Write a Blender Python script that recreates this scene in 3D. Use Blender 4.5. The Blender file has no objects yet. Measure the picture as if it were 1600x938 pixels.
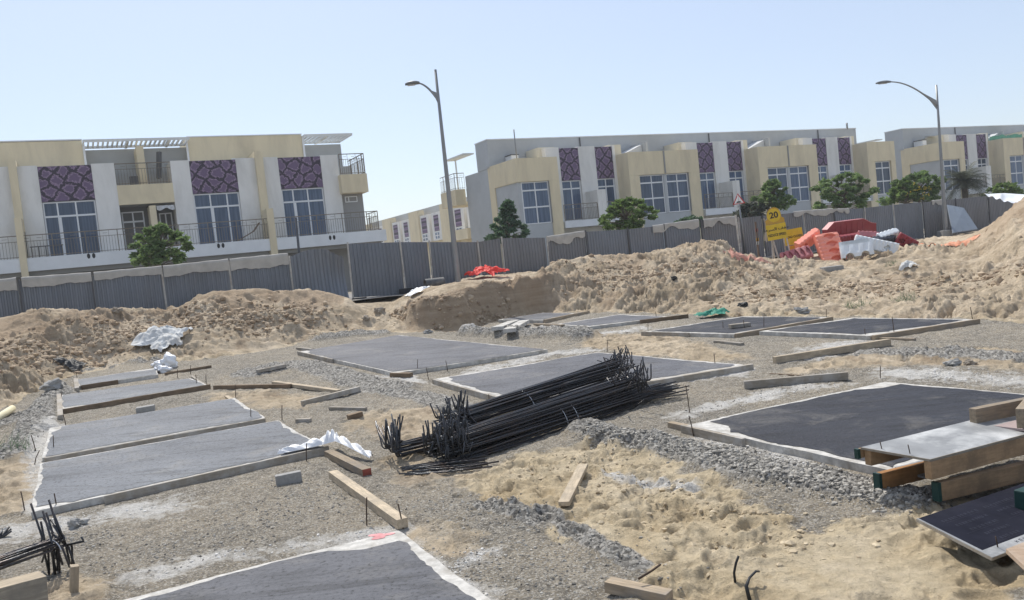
import bpy, bmesh, math, random
import numpy as np
from mathutils import Vector, Matrix
random.seed(7); RNG = np.random.default_rng(7)
scene = bpy.context.scene
COL = scene.collection
PI = math.pi
# ---------------------------------------------------------------- camera (measured from the photograph)
IW, IH = 1600.0, 938.0
FPX, PITCH, ROLL, AZ = 1307.1, .0502945, .1044478, 1.09400
CAMH = 2.7
def cam_axes():
    F = np.array([0, math.cos(PITCH), -math.sin(PITCH)]); u = np.array([0, math.sin(PITCH), math.cos(PITCH)]); x = np.array([1., 0, 0])
    c, s = math.cos(ROLL), math.sin(ROLL)
    return np.array([c*x - s*u, -(s*x + c*u), F])
CM = cam_axes()
CP = np.array([0, 0, CAMH])
def ray(px, py):
    return CM.T @ np.array([(px - IW/2)/FPX, (py - IH/2)/FPX, 1.0])
def P(px, py, Y):
    d = ray(px, py); return CP + d*(Y/d[1])
cam = bpy.data.cameras.new('camera'); camo = bpy.data.objects.new('camera', cam); COL.objects.link(camo)
cam.sensor_width = 36; cam.lens = FPX/IW*36; cam.clip_start = .1; cam.clip_end = 6000
m3 = Matrix((CM[0], -CM[1], -CM[2])).transposed()
camo.matrix_world = Matrix.Translation(CP) @ m3.to_4x4()
scene.camera = camo
# facade direction D (runs away to the right), N points from the facades to the camera
D = np.array([math.sin(AZ), math.cos(AZ), 0]); N = np.array([math.cos(AZ), -math.sin(AZ), 0])
O = P(300, 300, 51.6); O[2] = 0
def fac(px, py, w=0):
    q = ray(px, py); t = ((O + w*N - CP) @ N)/(q @ N); X = CP + q*t
    return float((X - O) @ D), float(X[2])
def side(px, py, u):
    q = ray(px, py); t = ((O + u*D - CP) @ D)/(q @ D); X = CP + q*t
    return float((X - O) @ N), float(X[2])
# ---------------------------------------------------------------- noise
def _hash(ix, iy, seed):
    h = (ix*374761393 + iy*668265263 + seed*1442695041) & 0x7fffffff
    h = ((h ^ (h >> 13))*1274126177) & 0x7fffffff
    return ((h ^ (h >> 16)) & 0xffffff)/float(0xffffff)
def vnoise(x, y, seed=0):
    x0 = np.floor(x); y0 = np.floor(y); fx = x - x0; fy = y - y0
    ix = x0.astype(np.int64); iy = y0.astype(np.int64)
    fx = fx*fx*fx*(fx*(fx*6 - 15) + 10); fy = fy*fy*fy*(fy*(fy*6 - 15) + 10)
    a = _hash(ix, iy, seed); b = _hash(ix + 1, iy, seed); c = _hash(ix, iy + 1, seed); d = _hash(ix + 1, iy + 1, seed)
    return (a*(1 - fx) + b*fx)*(1 - fy) + (c*(1 - fx) + d*fx)*fy*1.0
def fbm(x, y, sc, octs=4, seed=0, gain=.5):
    s = 0; a = 1; t = 0
    for k in range(octs):
        co, si = math.cos(.6 + k), math.sin(.6 + k)
        s = s + a*(vnoise((x*co - y*si)/sc + 17.3*k, (x*si + y*co)/sc - 9.1*k, seed + k)*2 - 1); t += a
        a *= gain; sc *= .5
    return s/t
def ridged(x, y, sc, octs=3, seed=0):
    s = 0; a = 1; t = 0
    for k in range(octs):
        co, si = math.cos(1.1 + k), math.sin(1.1 + k)
        n = 1 - np.abs(vnoise((x*co - y*si)/sc + 5.7*k, (x*si + y*co)/sc + 3.3*k, seed + k)*2 - 1)
        s = s + a*n; t += a; a *= .5; sc *= .5
    return s/t
def sstep(a, b, x):
    t = np.clip((x - a)/(b - a), 0, 1); return t*t*(3 - 2*t)
# ---------------------------------------------------------------- terrain profile
F0 = np.array([-4.6, 33.5])
def fenceY(th):
    t = (th*F0[1] - F0[0])/(D[0] - D[1]*th); return F0[1] + D[1]*t
def slope_of(th): return np.interp(th, [-.42, -.08], [.066, .035])
def softplus(x): return np.where(x > 3, x, np.log1p(np.exp(np.minimum(x*2.5, 30)))/2.5)
def floor_h(X, Y):
    R = np.sqrt(X*X + Y*Y); ph = np.clip(np.arctan2(X, np.maximum(Y, .001) if np.isscalar(Y) else np.where(Y > .001, Y, .001)), -.66, .66)
    Ye = R*np.cos(ph); return slope_of(np.tan(ph))*softplus(Ye - 11)
def floor_hit(px, py):
    d = ray(px, py); Y = np.arange(4, 60, .02); X = d[0]/d[1]*Y; Z = CAMH + d[2]/d[1]*Y
    k = np.argmax(Z < floor_h(X, Y)); return X[k], Y[k], Z[k]
FOOT = [(-90, 665), (0, 640), (60, 610), (100, 592), (200, 566), (300, 562), (400, 548), (480, 533), (545, 522), (590, 517), (620, 519), (670, 518), (710, 516), (760, 504), (800, 497), (850, 489), (900, 486), (1000, 487), (1100, 492), (1200, 493), (1300, 495), (1400, 496), (1520, 498), (1600, 499), (1700, 503)]
# crest: px, py, depth (None = behind the fence foot), level behind the crest
CREST = [(-90, 512, None, 1.7), (0, 500, None, 1.7), (30, 492, None, 1.7), (60, 487, None, 1.7), (110, 486, None, 1.7), (150, 482, None, 1.7), (200, 485, None, 1.7), (240, 482, None, 1.7),
         (280, 478, None, 1.7), (310, 464, None, 1.8), (345, 454, None, 1.8), (390, 450, None, 1.9), (430, 454, None, 1.9), (480, 455, None, 1.9), (520, 459, None, 1.9), (545, 466, 30.5, 1.8), (556, 475, 30.5, 1.62),
         (580, 473, 31.0, 1.60), (612, 472, 31.0, 1.60), (640, 468, 29.8, 1.66), (660, 464, 28.6, 1.78), (700, 461, 28.6, 1.92), (730, 452, 29.2, 1.98), (760, 443, 29.8, 2.05), (800, 437, 30.5, 2.0),
         (840, 426, 31, 2.0), (875, 409, 32.5, 2.0), (900, 402, 33, 2.0), (930, 399, 33.5, 2.1), (980, 401, 34, 2.1), (1030, 392, 34.5, 2.1), (1070, 384, 35, 2.1), (1105, 379, 35.5, 2.1), (1135, 388, 36, 1.7), (1160, 398, 36.5, 1.45),
         (1200, 406, 36, 1.35), (1250, 407, 35.5, 1.3), (1300, 409, 35.5, 1.3), (1360, 404, 36, 1.3), (1400, 392, 37, 1.3), (1440, 378, 40, 1.35), (1475, 373, 42, 1.4), (1510, 367, 42, 1.4), (1528, 362, 41, 1.4), (1548, 351, 39, 1.4), (1567, 335, 38, 1.4), (1583, 318, 37, 1.5), (1600, 309, 36.5, 1.6), (1700, 285, 36, 1.6)]
_ft = []; _fy = []
for a in FOOT:
    x, y, z = floor_hit(*a); _ft.append(x/y); _fy.append(y)
_ft = np.array(_ft); _fy = np.array(_fy)
_ct = []; _cy = []; _cz = []; _cb = []
for px, py, Y, zb in CREST:
    th = ray(px, py); th = th[0]/th[1]
    if Y is None: Y = float(fenceY(th)) - 1.9
    q = P(px, py, Y); _ct.append(q[0]/q[1]); _cy.append(q[1]); _cz.append(q[2]); _cb.append(zb)
def road_h(th): return np.interp(th, [-.4, -.3, -.21, -.14, -.07, .03, .27, .57], [1.6, 1.6, 1.72, 1.72, 1.62, 1.45, 1.42, 1.3])
def base_h(X, Y, parts=False):
    X = np.asarray(X, float); Y = np.asarray(Y, float)
    R = np.sqrt(X*X + Y*Y); ph = np.clip(np.arctan2(X, Y), -.66, .66); Ye = R*np.cos(ph); th = np.tan(ph)
    zf = slope_of(th)*softplus(Ye - 11)
    yf = np.interp(th, _ft, _fy); yc = np.interp(th, _ct, _cy); zc = np.interp(th, _ct, _cz); zb = np.interp(th, _ct, _cb)
    wv = fbm(X, Y, 1.3, 3, 81); cut = sstep(-.135, -.12, th)*(1 - sstep(.035, .075, th))
    yf = yf + wv*(.35 + .25*cut); yc = yc + cut*(wv*.5 + fbm(X, Y, .45, 3, 83)*.22)
    yc = np.maximum(yc, yf + .8)
    t = np.clip((Ye - yf)/(yc - yf), 0, 1)
    zff = slope_of(th)*softplus(yf - 11)
    g = .55*t + .45*sstep(0, 1, t)
    # the cut face of the centre is nearly upright at its foot
    g = g*(1 - cut) + cut*(.94*sstep(.0, .55, t) + .06*t)
    zbank = zff + (zc - zff)*g
    z = np.where(Ye <= yf, zf, zbank)
    bk = sstep(0, 1.6, Ye - yc)
    z = z*(1 - bk) + zb*bk
    yF = fenceY(th)
    rk = sstep(-.9, -.2, Ye - yF)
    z = z*(1 - rk) + (road_h(th) - .03)*rk
    bank = sstep(-.6, .5, Ye - yf)*(1 - sstep(.3, 1.5, Ye - yF))
    if parts: return z, bank, t, cut, Ye, th
    return z
def G(px, py):
    d = ray(px, py); Y = np.arange(3.5, 70, .01); X = d[0]/d[1]*Y; Z = CAMH + d[2]/d[1]*Y
    below = Z < base_h(X, Y); k = int(np.argmax(below)) if below.any() else len(Y) - 1
    return np.array([X[k], Y[k], Z[k]])
# ---------------------------------------------------------------- mesh builder
class MB:
    def __init__(s): s.v = []; s.f = []; s.m = []; s.sm = []
    def add(s, vs, fs, mi=0, smooth=False):
        o = len(s.v); s.v += [tuple(float(c) for c in p) for p in vs]
        for f in fs: s.f.append(tuple(o + i for i in f)); s.m.append(mi); s.sm.append(smooth)
    def box(s, x0, x1, y0, y1, z0, z1, mi=0):
        if x0 > x1: x0, x1 = x1, x0
        if y0 > y1: y0, y1 = y1, y0
        if z0 > z1: z0, z1 = z1, z0
        s.add([(x0,y0,z0),(x1,y0,z0),(x1,y1,z0),(x0,y1,z0),(x0,y0,z1),(x1,y0,z1),(x1,y1,z1),(x0,y1,z1)],
              [(3,2,1,0),(4,5,6,7),(0,1,5,4),(1,2,6,5),(2,3,7,6),(3,0,4,7)], mi)
    def beam(s, a, b, w, h, up=(0,0,1), mi=0, ch=0.0):
        """square section bar from a to b, w wide, h high, with an optional chamfer"""
        a = np.array(a, float); b = np.array(b, float); t = b - a; t /= np.linalg.norm(t)
        up = np.array(up, float); sd = np.cross(t, up); sd /= np.linalg.norm(sd); up = np.cross(sd, t)
        c = ch
        if c > 0: sec = [(-w/2+c,-h/2),(w/2-c,-h/2),(w/2,-h/2+c),(w/2,h/2-c),(w/2-c,h/2),(-w/2+c,h/2),(-w/2,h/2-c),(-w/2,-h/2+c)]
        else: sec = [(-w/2,-h/2),(w/2,-h/2),(w/2,h/2),(-w/2,h/2)]
        n = len(sec); vs = [a + sd*x + up*y for x, y in sec] + [b + sd*x + up*y for x, y in sec]
        fs = [(i, (i+1) % n, n + (i+1) % n, n + i) for i in range(n)] + [tuple(range(n))[::-1], tuple(range(n, 2*n))]
        s.add(vs, fs, mi)
    def tube(s, pts, r, n=8, mi=0, cap=True, smooth=True):
        pts = [np.array(p, float) for p in pts]; k = len(pts)
        rs = [r]*k if np.isscalar(r) else list(r)
        vs = []; ref = None
        for i, p in enumerate(pts):
            t = pts[min(i+1, k-1)] - pts[max(i-1, 0)]; t = t/(np.linalg.norm(t) + 1e-9)
            if ref is None:
                ref = np.array([0, 0, 1.]) if abs(t[2]) < .9 else np.array([1., 0, 0])
            a = np.cross(t, ref); a /= (np.linalg.norm(a) + 1e-9); b = np.cross(a, t); ref = b
            for j in range(n):
                an = 2*PI*j/n; vs.append(p + rs[i]*(a*math.cos(an) + b*math.sin(an)))
        fs = [(i*n + j, i*n + (j+1) % n, (i+1)*n + (j+1) % n, (i+1)*n + j) for i in range(k-1) for j in range(n)]
        s.add(vs, fs, mi, smooth)
        if cap:
            o = len(s.v) - len(vs); s.f.append(tuple(o + j for j in range(n))[::-1]); s.m.append(mi); s.sm.append(False)
            s.f.append(tuple(o + (k-1)*n + j for j in range(n))); s.m.append(mi); s.sm.append(False)
    def prism(s, poly, ax, mi=0):
        """poly: list of 3d points (planar), extruded by the vector ax"""
        n = len(poly); poly = [np.array(p, float) for p in poly]; ax = np.array(ax, float)
        vs = poly + [p + ax for p in poly]
        fs = [tuple(range(n))[::-1], tuple(range(n, 2*n))] + [(i, (i+1) % n, n + (i+1) % n, n + i) for i in range(n)]
        s.add(vs, fs, mi)
    def grid(s, fn, nu, nv, mi=0, smooth=True):
        vs = [fn(i/nu, j/nv) for j in range(nv+1) for i in range(nu+1)]
        fs = [(j*(nu+1)+i, j*(nu+1)+i+1, (j+1)*(nu+1)+i+1, (j+1)*(nu+1)+i) for j in range(nv) for i in range(nu)]
        s.add(vs, fs, mi, smooth)
    def rock(s, c, r, seed=0, sub=2, squash=(1,1,1), rough=.25, mi=0, smooth=False):
        bm = bmesh.new(); bmesh.ops.create_icosphere(bm, subdivisions=sub, radius=1)
        rr = random.Random(seed); ph = [rr.uniform(0, 6) for _ in range(6)]
        vs = []
        for v in bm.verts:
            p = v.co; k = 1 + rough*(math.sin(3.1*p.x + ph[0])*math.sin(2.7*p.y + ph[1]) + .6*math.sin(5.3*p.z + ph[2])*math.sin(4.9*p.x + ph[3]) + .45*math.sin(9*p.y + ph[4])*math.sin(8*p.z+ph[5]) + .3*math.sin(17*p.x + ph[1])*math.sin(15*p.z + ph[2]))
            vs.append((c[0] + r*squash[0]*p.x*k, c[1] + r*squash[1]*p.y*k, c[2] + r*squash[2]*p.z*k))
        fs = [tuple(v.index for v in f.verts) for f in bm.faces]; bm.free(); s.add(vs, fs, mi, smooth)
    def build(s, name, mats, parent=None, loc=None, fixn=True, bevel=0.0):
        me = bpy.data.meshes.new(name); me.from_pydata(s.v, [], s.f)
        if not isinstance(mats, (list, tuple)): mats = [mats]
        for m in mats: me.materials.append(m)
        if s.f:
            me.polygons.foreach_set('material_index', s.m); me.polygons.foreach_set('use_smooth', s.sm)
        if fixn or bevel:
            bm = bmesh.new(); bm.from_mesh(me)
            if fixn: bmesh.ops.recalc_face_normals(bm, faces=bm.faces)
            if bevel: bmesh.ops.bevel(bm, geom=[e for e in bm.edges if len(e.link_faces) == 2 and e.calc_face_angle(0) > .6], offset=bevel, segments=2, affect='EDGES', profile=.7)
            bm.to_mesh(me); bm.free()
        me.update()
        o = bpy.data.objects.new(name, me); COL.objects.link(o)
        if parent is not None: o.parent = parent
        if loc is not None: o.location = loc
        return o
def tag(o, label=None, cat=None, group=None, kind=None):
    if label: o['label'] = label
    if cat: o['category'] = cat
    if group: o['group'] = group
    if kind: o['kind'] = kind
    return o
def empty(name, loc=(0,0,0), rz=0.0, label=None, cat=None, group=None):
    o = bpy.data.objects.new(name, None); COL.objects.link(o); o.empty_display_size = .2
    o.location = [float(c) for c in loc]; o.rotation_euler = (0, 0, rz); return tag(o, label, cat, group)
def copy_tree(o, parent=None):
    c = o.copy(); COL.objects.link(c)
    if parent is not None: c.parent = parent
    for ch in list(o.children): copy_tree(ch, c)
    return c
# ---------------------------------------------------------------- materials
def nodes_of(name):
    m = bpy.data.materials.new(name); m.use_nodes = True; nt = m.node_tree
    return m, nt, nt.nodes['Principled BSDF']
def rgb(c): return (c[0], c[1], c[2], 1)
def noise_node(nt, scale, detail=5, rough=.6, coord='Object', dist=0.0, vec=None):
    t = nt.nodes.new('ShaderNodeTexCoord'); n = nt.nodes.new('ShaderNodeTexNoise')
    n.inputs['Scale'].default_value = scale; n.inputs['Detail'].default_value = detail; n.inputs['Roughness'].default_value = rough; n.inputs['Distortion'].default_value = dist
    nt.links.new(vec if vec is not None else t.outputs[coord], n.inputs['Vector']); return n
def ramp(nt, src, stops):
    r = nt.nodes.new('ShaderNodeValToRGB'); e = r.color_ramp.elements
    while len(e) < len(stops): e.new(.5)
    for k, (p, c) in enumerate(stops):
        e[k].position = p; e[k].color = rgb(c) if not np.isscalar(c) else (c, c, c, 1)
    nt.links.new(src, r.inputs['Fac']); return r
def mixc(nt, fac, a, b, mode='MIX'):
    m = nt.nodes.new('ShaderNodeMix'); m.data_type = 'RGBA'; m.blend_type = mode
    for sock, val in ((m.inputs[0], fac), (m.inputs[6], a), (m.inputs[7], b)):
        if hasattr(val, 'links'): nt.links.new(val, sock)
        elif np.isscalar(val): sock.default_value = val
        else: sock.default_value = rgb(val)
    return m.outputs[2]
def bump(nt, bs, h, strength, dist, prev=None):
    b = nt.nodes.new('ShaderNodeBump'); b.inputs['Strength'].default_value = strength; b.inputs['Distance'].default_value = dist
    nt.links.new(h, b.inputs['Height'])
    if prev is not None: nt.links.new(prev, b.inputs['Normal'])
    nt.links.new(b.outputs['Normal'], bs.inputs['Normal']); return b.outputs['Normal']
def mat(name, c, rough=.8, var=.12, scale=3.0, stain=None, stain_scale=.6, stain_amt=.4, bs_scale=0, bs_str=.3, bs_dist=.01, metal=0.0, spec=.4, coord='Object', stretch=None):
    m, nt, b = nodes_of(name)
    vec = None
    if stretch:
        t = nt.nodes.new('ShaderNodeTexCoord'); mp = nt.nodes.new('ShaderNodeMapping'); mp.inputs['Scale'].default_value = stretch
        nt.links.new(t.outputs[coord], mp.inputs['Vector']); vec = mp.outputs['Vector']
    n = noise_node(nt, scale, coord=coord, vec=vec)
    lo = tuple(x*(1 - var) for x in c); hi = tuple(min(1, x*(1 + var)) for x in c)
    r = ramp(nt, n.outputs['Fac'], [(.3, lo), (.7, hi)]); col = r.outputs['Color']
    if stain:
        n2 = noise_node(nt, stain_scale, 6, .65, coord=coord, dist=.4, vec=vec); r2 = ramp(nt, n2.outputs['Fac'], [(.45, 0.0), (.72, stain_amt)])
        col = mixc(nt, r2.outputs['Color'], col, stain)
    nt.links.new(col, b.inputs['Base Color'])
    b.inputs['Roughness'].default_value = rough; b.inputs['Metallic'].default_value = metal; b.inputs['Specular IOR Level'].default_value = spec
    if bs_scale:
        n3 = noise_node(nt, bs_scale, 4, .6, coord=coord, vec=vec); bump(nt, b, n3.outputs['Fac'], bs_str, bs_dist)
    return m
def attr(nt, name):
    a = nt.nodes.new('ShaderNodeAttribute'); a.attribute_name = name; return a.outputs['Fac']
def random_tint(m, amt=.25):
    """every copy of the thing a little lighter or darker"""
    nt = m.node_tree; b = nt.nodes['Principled BSDF']; l = b.inputs['Base Color'].links[0].from_socket
    oi = nt.nodes.new('ShaderNodeObjectInfo'); mr = nt.nodes.new('ShaderNodeMapRange'); mr.inputs['To Min'].default_value = 1 - amt; mr.inputs['To Max'].default_value = 1 + amt
    nt.links.new(oi.outputs['Random'], mr.inputs['Value'])
    hs = nt.nodes.new('ShaderNodeHueSaturation'); nt.links.new(mr.outputs['Result'], hs.inputs['Value']); nt.links.new(l, hs.inputs['Color']); nt.links.new(hs.outputs['Color'], b.inputs['Base Color']); return m
MT = {}
# ================================================================ ground
def zone(pts): return np.array([G(*p)[:2] for p in pts])
def sdf(poly, X, Y):
    d = np.full(X.shape, 1e9); ins = np.zeros(X.shape, bool); n = len(poly)
    for i in range(n):
        a = poly[i]; b = poly[(i+1) % n]; e = b - a; l = max(e @ e, 1e-9)
        t = np.clip(((X - a[0])*e[0] + (Y - a[1])*e[1])/l, 0, 1)
        d = np.minimum(d, np.hypot(X - a[0] - t*e[0], Y - a[1] - t*e[1]))
        c = (a[1] > Y) != (b[1] > Y)
        with np.errstate(divide='ignore', invalid='ignore'):
            xi = (b[0] - a[0])*(Y - a[1])/(b[1] - a[1]) + a[0]
        ins ^= c & (X < xi)
    return np.where(ins, -d, d)
def linedist(poly, X, Y):
    d = np.full(X.shape, 1e9)
    for a, b in zip(poly[:-1], poly[1:]):
        e = b - a; l = max(e @ e, 1e-9); t = np.clip(((X - a[0])*e[0] + (Y - a[1])*e[1])/l, 0, 1)
        d = np.minimum(d, np.hypot(X - a[0] - t*e[0], Y - a[1] - t*e[1]))
    return d
SAND = [[(735,745),(800,722),(880,700),(945,682),(1000,705),(1050,740),(1130,768),(1200,800),(1290,822),(1400,812),(1440,800),(1640,760),(1640,985),(1090,985),(1020,900),(940,850),(850,815),(790,790)],
        [(545,655),(620,640),(690,640),(685,668),(690,690),(610,690),(570,675)],
        [(900,543),(935,525),(1010,520),(1065,528),(1125,545),(1190,560),(1080,566),(985,556)],
        [(560,600),(600,596),(640,600),(640,612),(600,612)],
        [(1230,585),(1290,560),(1420,548),(1640,545),(1640,575),(1420,575),(1330,580)],
        [(-60,690),(40,690),(58,720),(48,800),(20,805),(-60,800)],
        [(330,615),(430,608),(500,625),(480,640),(400,640),(350,630)],
        [(600,835),(660,830),(720,850),(740,868),(690,870),(640,850)],
        [(-40,915),(120,900),(190,905),(150,960),(-40,960)],
        [(640,690),(690,745),(640,760),(600,720)]]
GRAV = [([(915,672),(1000,692),(1090,715),(1190,745),(1300,765),(1420,785)], .42, .13),
        ([(735,522),(800,524),(905,528)], .6, .28), ([(395,585),(470,570),(520,585),(610,610)], .75, .10), ([(20,715),(60,660),(95,610)], .5, .16),
        ([(120,578),(200,565),(255,560)], .5, .12), ([(1360,552),(1460,556),(1600,560)], .5, .08), ([(480,532),(545,525),(590,522)], .5, .15), ([(590,612),(660,620),(720,640)], .5, .05),
        ([(850,800),(930,850),(1000,885)], .18, .02), ([(0,665),(40,650)], .4, .1), ([(760,790),(840,815)], .2, .02)]
LIME = [([(20,830),(100,815),(190,800),(260,795)], .45), ([(200,905),(330,870),(500,850),(600,838)], .22), ([(1420,582),(1500,590),(1600,598)], .55), ([(1235,560),(1300,545),(1350,530)], .5), ([(1240,725),(1190,700),(1110,685)], .35),
        ([(770,575),(860,552),(915,548)], .45), ([(700,600),(770,575),(850,556)], .28), ([(640,850),(700,890),(760,938)], .14), ([(860,520),(930,522),(1000,515)], .35), ([(1000,605),(1080,590),(1160,580)], .35),
        ([(60,800),(60,720),(85,660)], .2), ([(740,520),(820,512),(870,515)], .4), ([(620,560),(640,600)], .25), ([(640,590),(590,588)], .2), ([(1075,645),(1230,610),(1330,600)], .25), ([(960,740),(1080,760)], .12), ([(1180,695),(1240,745)], .22),
        ([(1000,560),(1100,570)], .25), ([(700,890),(760,860)], .15), ([(400,905),(460,880)], .2)]
ANG_IN = np.arange(-34.5, 37.01, .062); ANG = np.radians(np.concatenate([np.arange(-180, -34.5, 4.0), ANG_IN, np.arange(38, 180, 4.0)]))
RAD = [.6, 1.6, 3.0, 4.2]
r = 4.9
while r < 58: RAD.append(r); r *= 1 + (.0034 if r < 18 else .0019 if r < 39 else .012)
while r < 4200: RAD.append(r); r *= 1.28
RAD = np.array(RAD); nA, nR = len(ANG), len(RAD)
A2, R2 = np.meshgrid(ANG, RAD)
X = (R2*np.sin(A2)).ravel(); Y = (R2*np.cos(A2)).ravel()
Z, bank, tb, cutm, Ye, TH = base_h(X, Y, True)
near = (Y > 0) & (np.hypot(X, Y) < 60) & (np.abs(np.arctan2(X, Y)) < .70)
xn, yn = X[near], Y[near]
wob = fbm(xn, yn, .9, 4, 3)*.35 + fbm(xn, yn, .25, 3, 9)*.12
sand = np.zeros(X.shape); grav = np.zeros(X.shape); lime = np.zeros(X.shape); dz = np.zeros(X.shape)
s = np.zeros(xn.shape)
s_other = np.zeros(xn.shape)
for z in SAND[1:]: s_other = np.maximum(s_other, 1 - sstep(0, .8, sdf(zone(z), xn, yn)))
bank_attr = bank.copy(); bank_attr[near] = np.maximum(bank[near], .9*s_other)
for k_, z in enumerate(SAND): s = np.maximum(s, (1 - sstep(-.25 - .25*(k_ > 0), .25 + .35*(k_ > 0), sdf(zone(z), xn, yn) + wob*1.4))*(1 if k_ in (0, 5) else .80))
bk = bank[near]
s = np.maximum(s, sstep(.05, .5, bk)); sand[near] = s
g = np.zeros(xn.shape); gz = np.zeros(xn.shape)
for pts, w, h in GRAV:
    dd = linedist(zone(pts), xn, yn) + wob*.7*w
    q = 1 - sstep(.35*w, w, dd); g = np.maximum(g, q); gz = np.maximum(gz, q*h)
grav[near] = g*(1 - .6*(bk > .6))
l = np.zeros(xn.shape); lw = fbm(xn, yn, .5, 4, 31)*.5 + fbm(xn, yn, .12, 3, 37)*.3
for pts, w in LIME: l = np.maximum(l, (1 - sstep(.0, w*1.9, linedist(zone(pts), xn, yn) + lw*w*2.2))*(.80 + .3*fbm(xn, yn, .8, 3, 33)))
lime[near] = l
# relief: rolling floor, sand clods and footprints, lumps and slips on the banks
flo = fbm(xn, yn, 1.7, 4, 11)*.035 + fbm(xn, yn, .3, 4, 15, .6)*.022 + fbm(xn, yn, .10, 3, 16)*.015
clod2 = np.maximum(0, fbm(xn, yn, .22, 3, 25))
sandz = fbm(xn, yn, .9, 4, 41)*.08 + (ridged(xn, yn, .5, 4, 45) - .6)*.10*sstep(-.15, .3, fbm(xn, yn, 1.4, 2, 47)) + clod2*.07 - np.maximum(0, fbm(xn, yn, .34, 4, 48, .62) - .08)*.20 + np.maximum(0, fbm(xn, yn, .11, 3, 49))**.8*.05*sstep(-.2, .2, fbm(xn, yn, 1.1, 2, 44))
# footprints and tracks in the loose sand
cx = np.floor(xn/.55); cy = np.floor(yn/.55); ix = cx.astype(np.int64); iy = cy.astype(np.int64)
jx = (_hash(ix, iy, 71) - .5)*.3; jy = (_hash(ix, iy, 72) - .5)*.3; on = _hash(ix, iy, 73) > .45
fx = xn/.55 - cx - .5 - jx; fy = yn/.55 - cy - .5 - jy; ang = _hash(ix, iy, 74)*PI
ux = fx*np.cos(ang) + fy*np.sin(ang); uy = -fx*np.sin(ang) + fy*np.cos(ang)
rr = np.sqrt((ux/.32)**2 + (uy/.16)**2)
foot = np.where(on, -np.exp(-(rr**4)) + .5*np.exp(-((rr - 1.35)/.3)**2), 0)*.065
smooth_patch = 1 - sstep(.2, 1.2, np.hypot(xn - G(1330, 880)[0], (yn - G(1330, 880)[1])))
sandz = sandz*(1 - .85*smooth_patch); foot = foot*(1 - smooth_patch)
crm = sstep(-.12, .30, fbm(xn, yn, 2.4, 3, 68)); pit = np.maximum(0, fbm(xn, yn, .40, 4, 61, .62) - .08)*(.25 + crm); slip = ridged(xn*.9 + yn*.35, yn*.5, .9, 4, 64)
bankz = fbm(xn, yn, 1.6, 4, 51)*.26 + (ridged(xn, yn, .95, 5, 55) - .6)*.38 + (slip - .62)*.30*sstep(-.1, .4, fbm(xn, yn, 2.2, 2, 66)) + fbm(xn, yn, .30, 4, 59, .7)*.12*(.35 + .9*crm) - pit*.62 + np.maximum(0, fbm(xn, yn, .19, 3, 63) - .05)**.7*.20*crm + np.maximum(0, fbm(xn, yn, .50, 3, 62) - .12)**.6*.20*crm
cm = cutm[near]; ends = sstep(0, .12, tb[near])
bz = bk*bankz*(1 - .30*cm)*(1 - .1*sstep(.50, .58, TH[near]))*(1 - .85*sstep(-.225, -.205, TH[near])*(1 - sstep(-.140, -.125, TH[near]))*sstep(.75, 1, tb[near]))
topc = sstep(.85, 1, tb[near]); bz = bz*(1 - .55*topc)
f_only = (1 - bk)
gz2 = gz*(.75 + .5*fbm(xn, yn, .35, 3, 65)) + g*np.abs(fbm(xn, yn, .085, 2, 67))*.045
dz[near] = f_only*(flo*(1 - .5*s) + s*(sandz + foot)) + bz + gz2*f_only + l*fbm(xn, yn, .14, 3, 69)*.012
far_road = sstep(-.6, 0, Ye - fenceY(TH))
dz *= (1 - far_road)
cut_attr = cutm*bank*(1 - sstep(.8, .95, tb))
_dm = np.zeros(xn.shape); _nz = fbm(xn, yn, 1.1, 4, 91)*.35; _t = tb[near]; _th = TH[near]
_dm = np.maximum(_dm, (_th > .50)*sstep(.52, .60, _th)*sstep(.45, .75, _t + _nz)*.75)                      # damp top of the right mound
_dm = np.maximum(_dm, (_th < -.2)*sstep(.55, .80, _t + _nz*1.2)*(1 - sstep(.97, 1.0, _t))*.85)               # damp crust under the left crest
_dm = np.maximum(_dm, (_th > .05)*(_th < .5)*sstep(.22, .40, fbm(xn, yn, 2.6, 4, 95))*.6)                   # dark slips on the right bank
cut_attr[near] = np.maximum(cut_attr[near], _dm*bk)
EXTRA_FLAT = []
def flatten_under(poly, zfun, margin=.02, fade=.30, drop=.03):
    """lay the floor level under a slab and let it run out to the natural relief round it"""
    d_ = sdf(np.array(poly), xn, yn); k = 1 - sstep(margin, margin + fade, d_)
    zz = Z[near]; EXTRA_FLAT.append((k, zfun(xn, yn) - drop))
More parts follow.
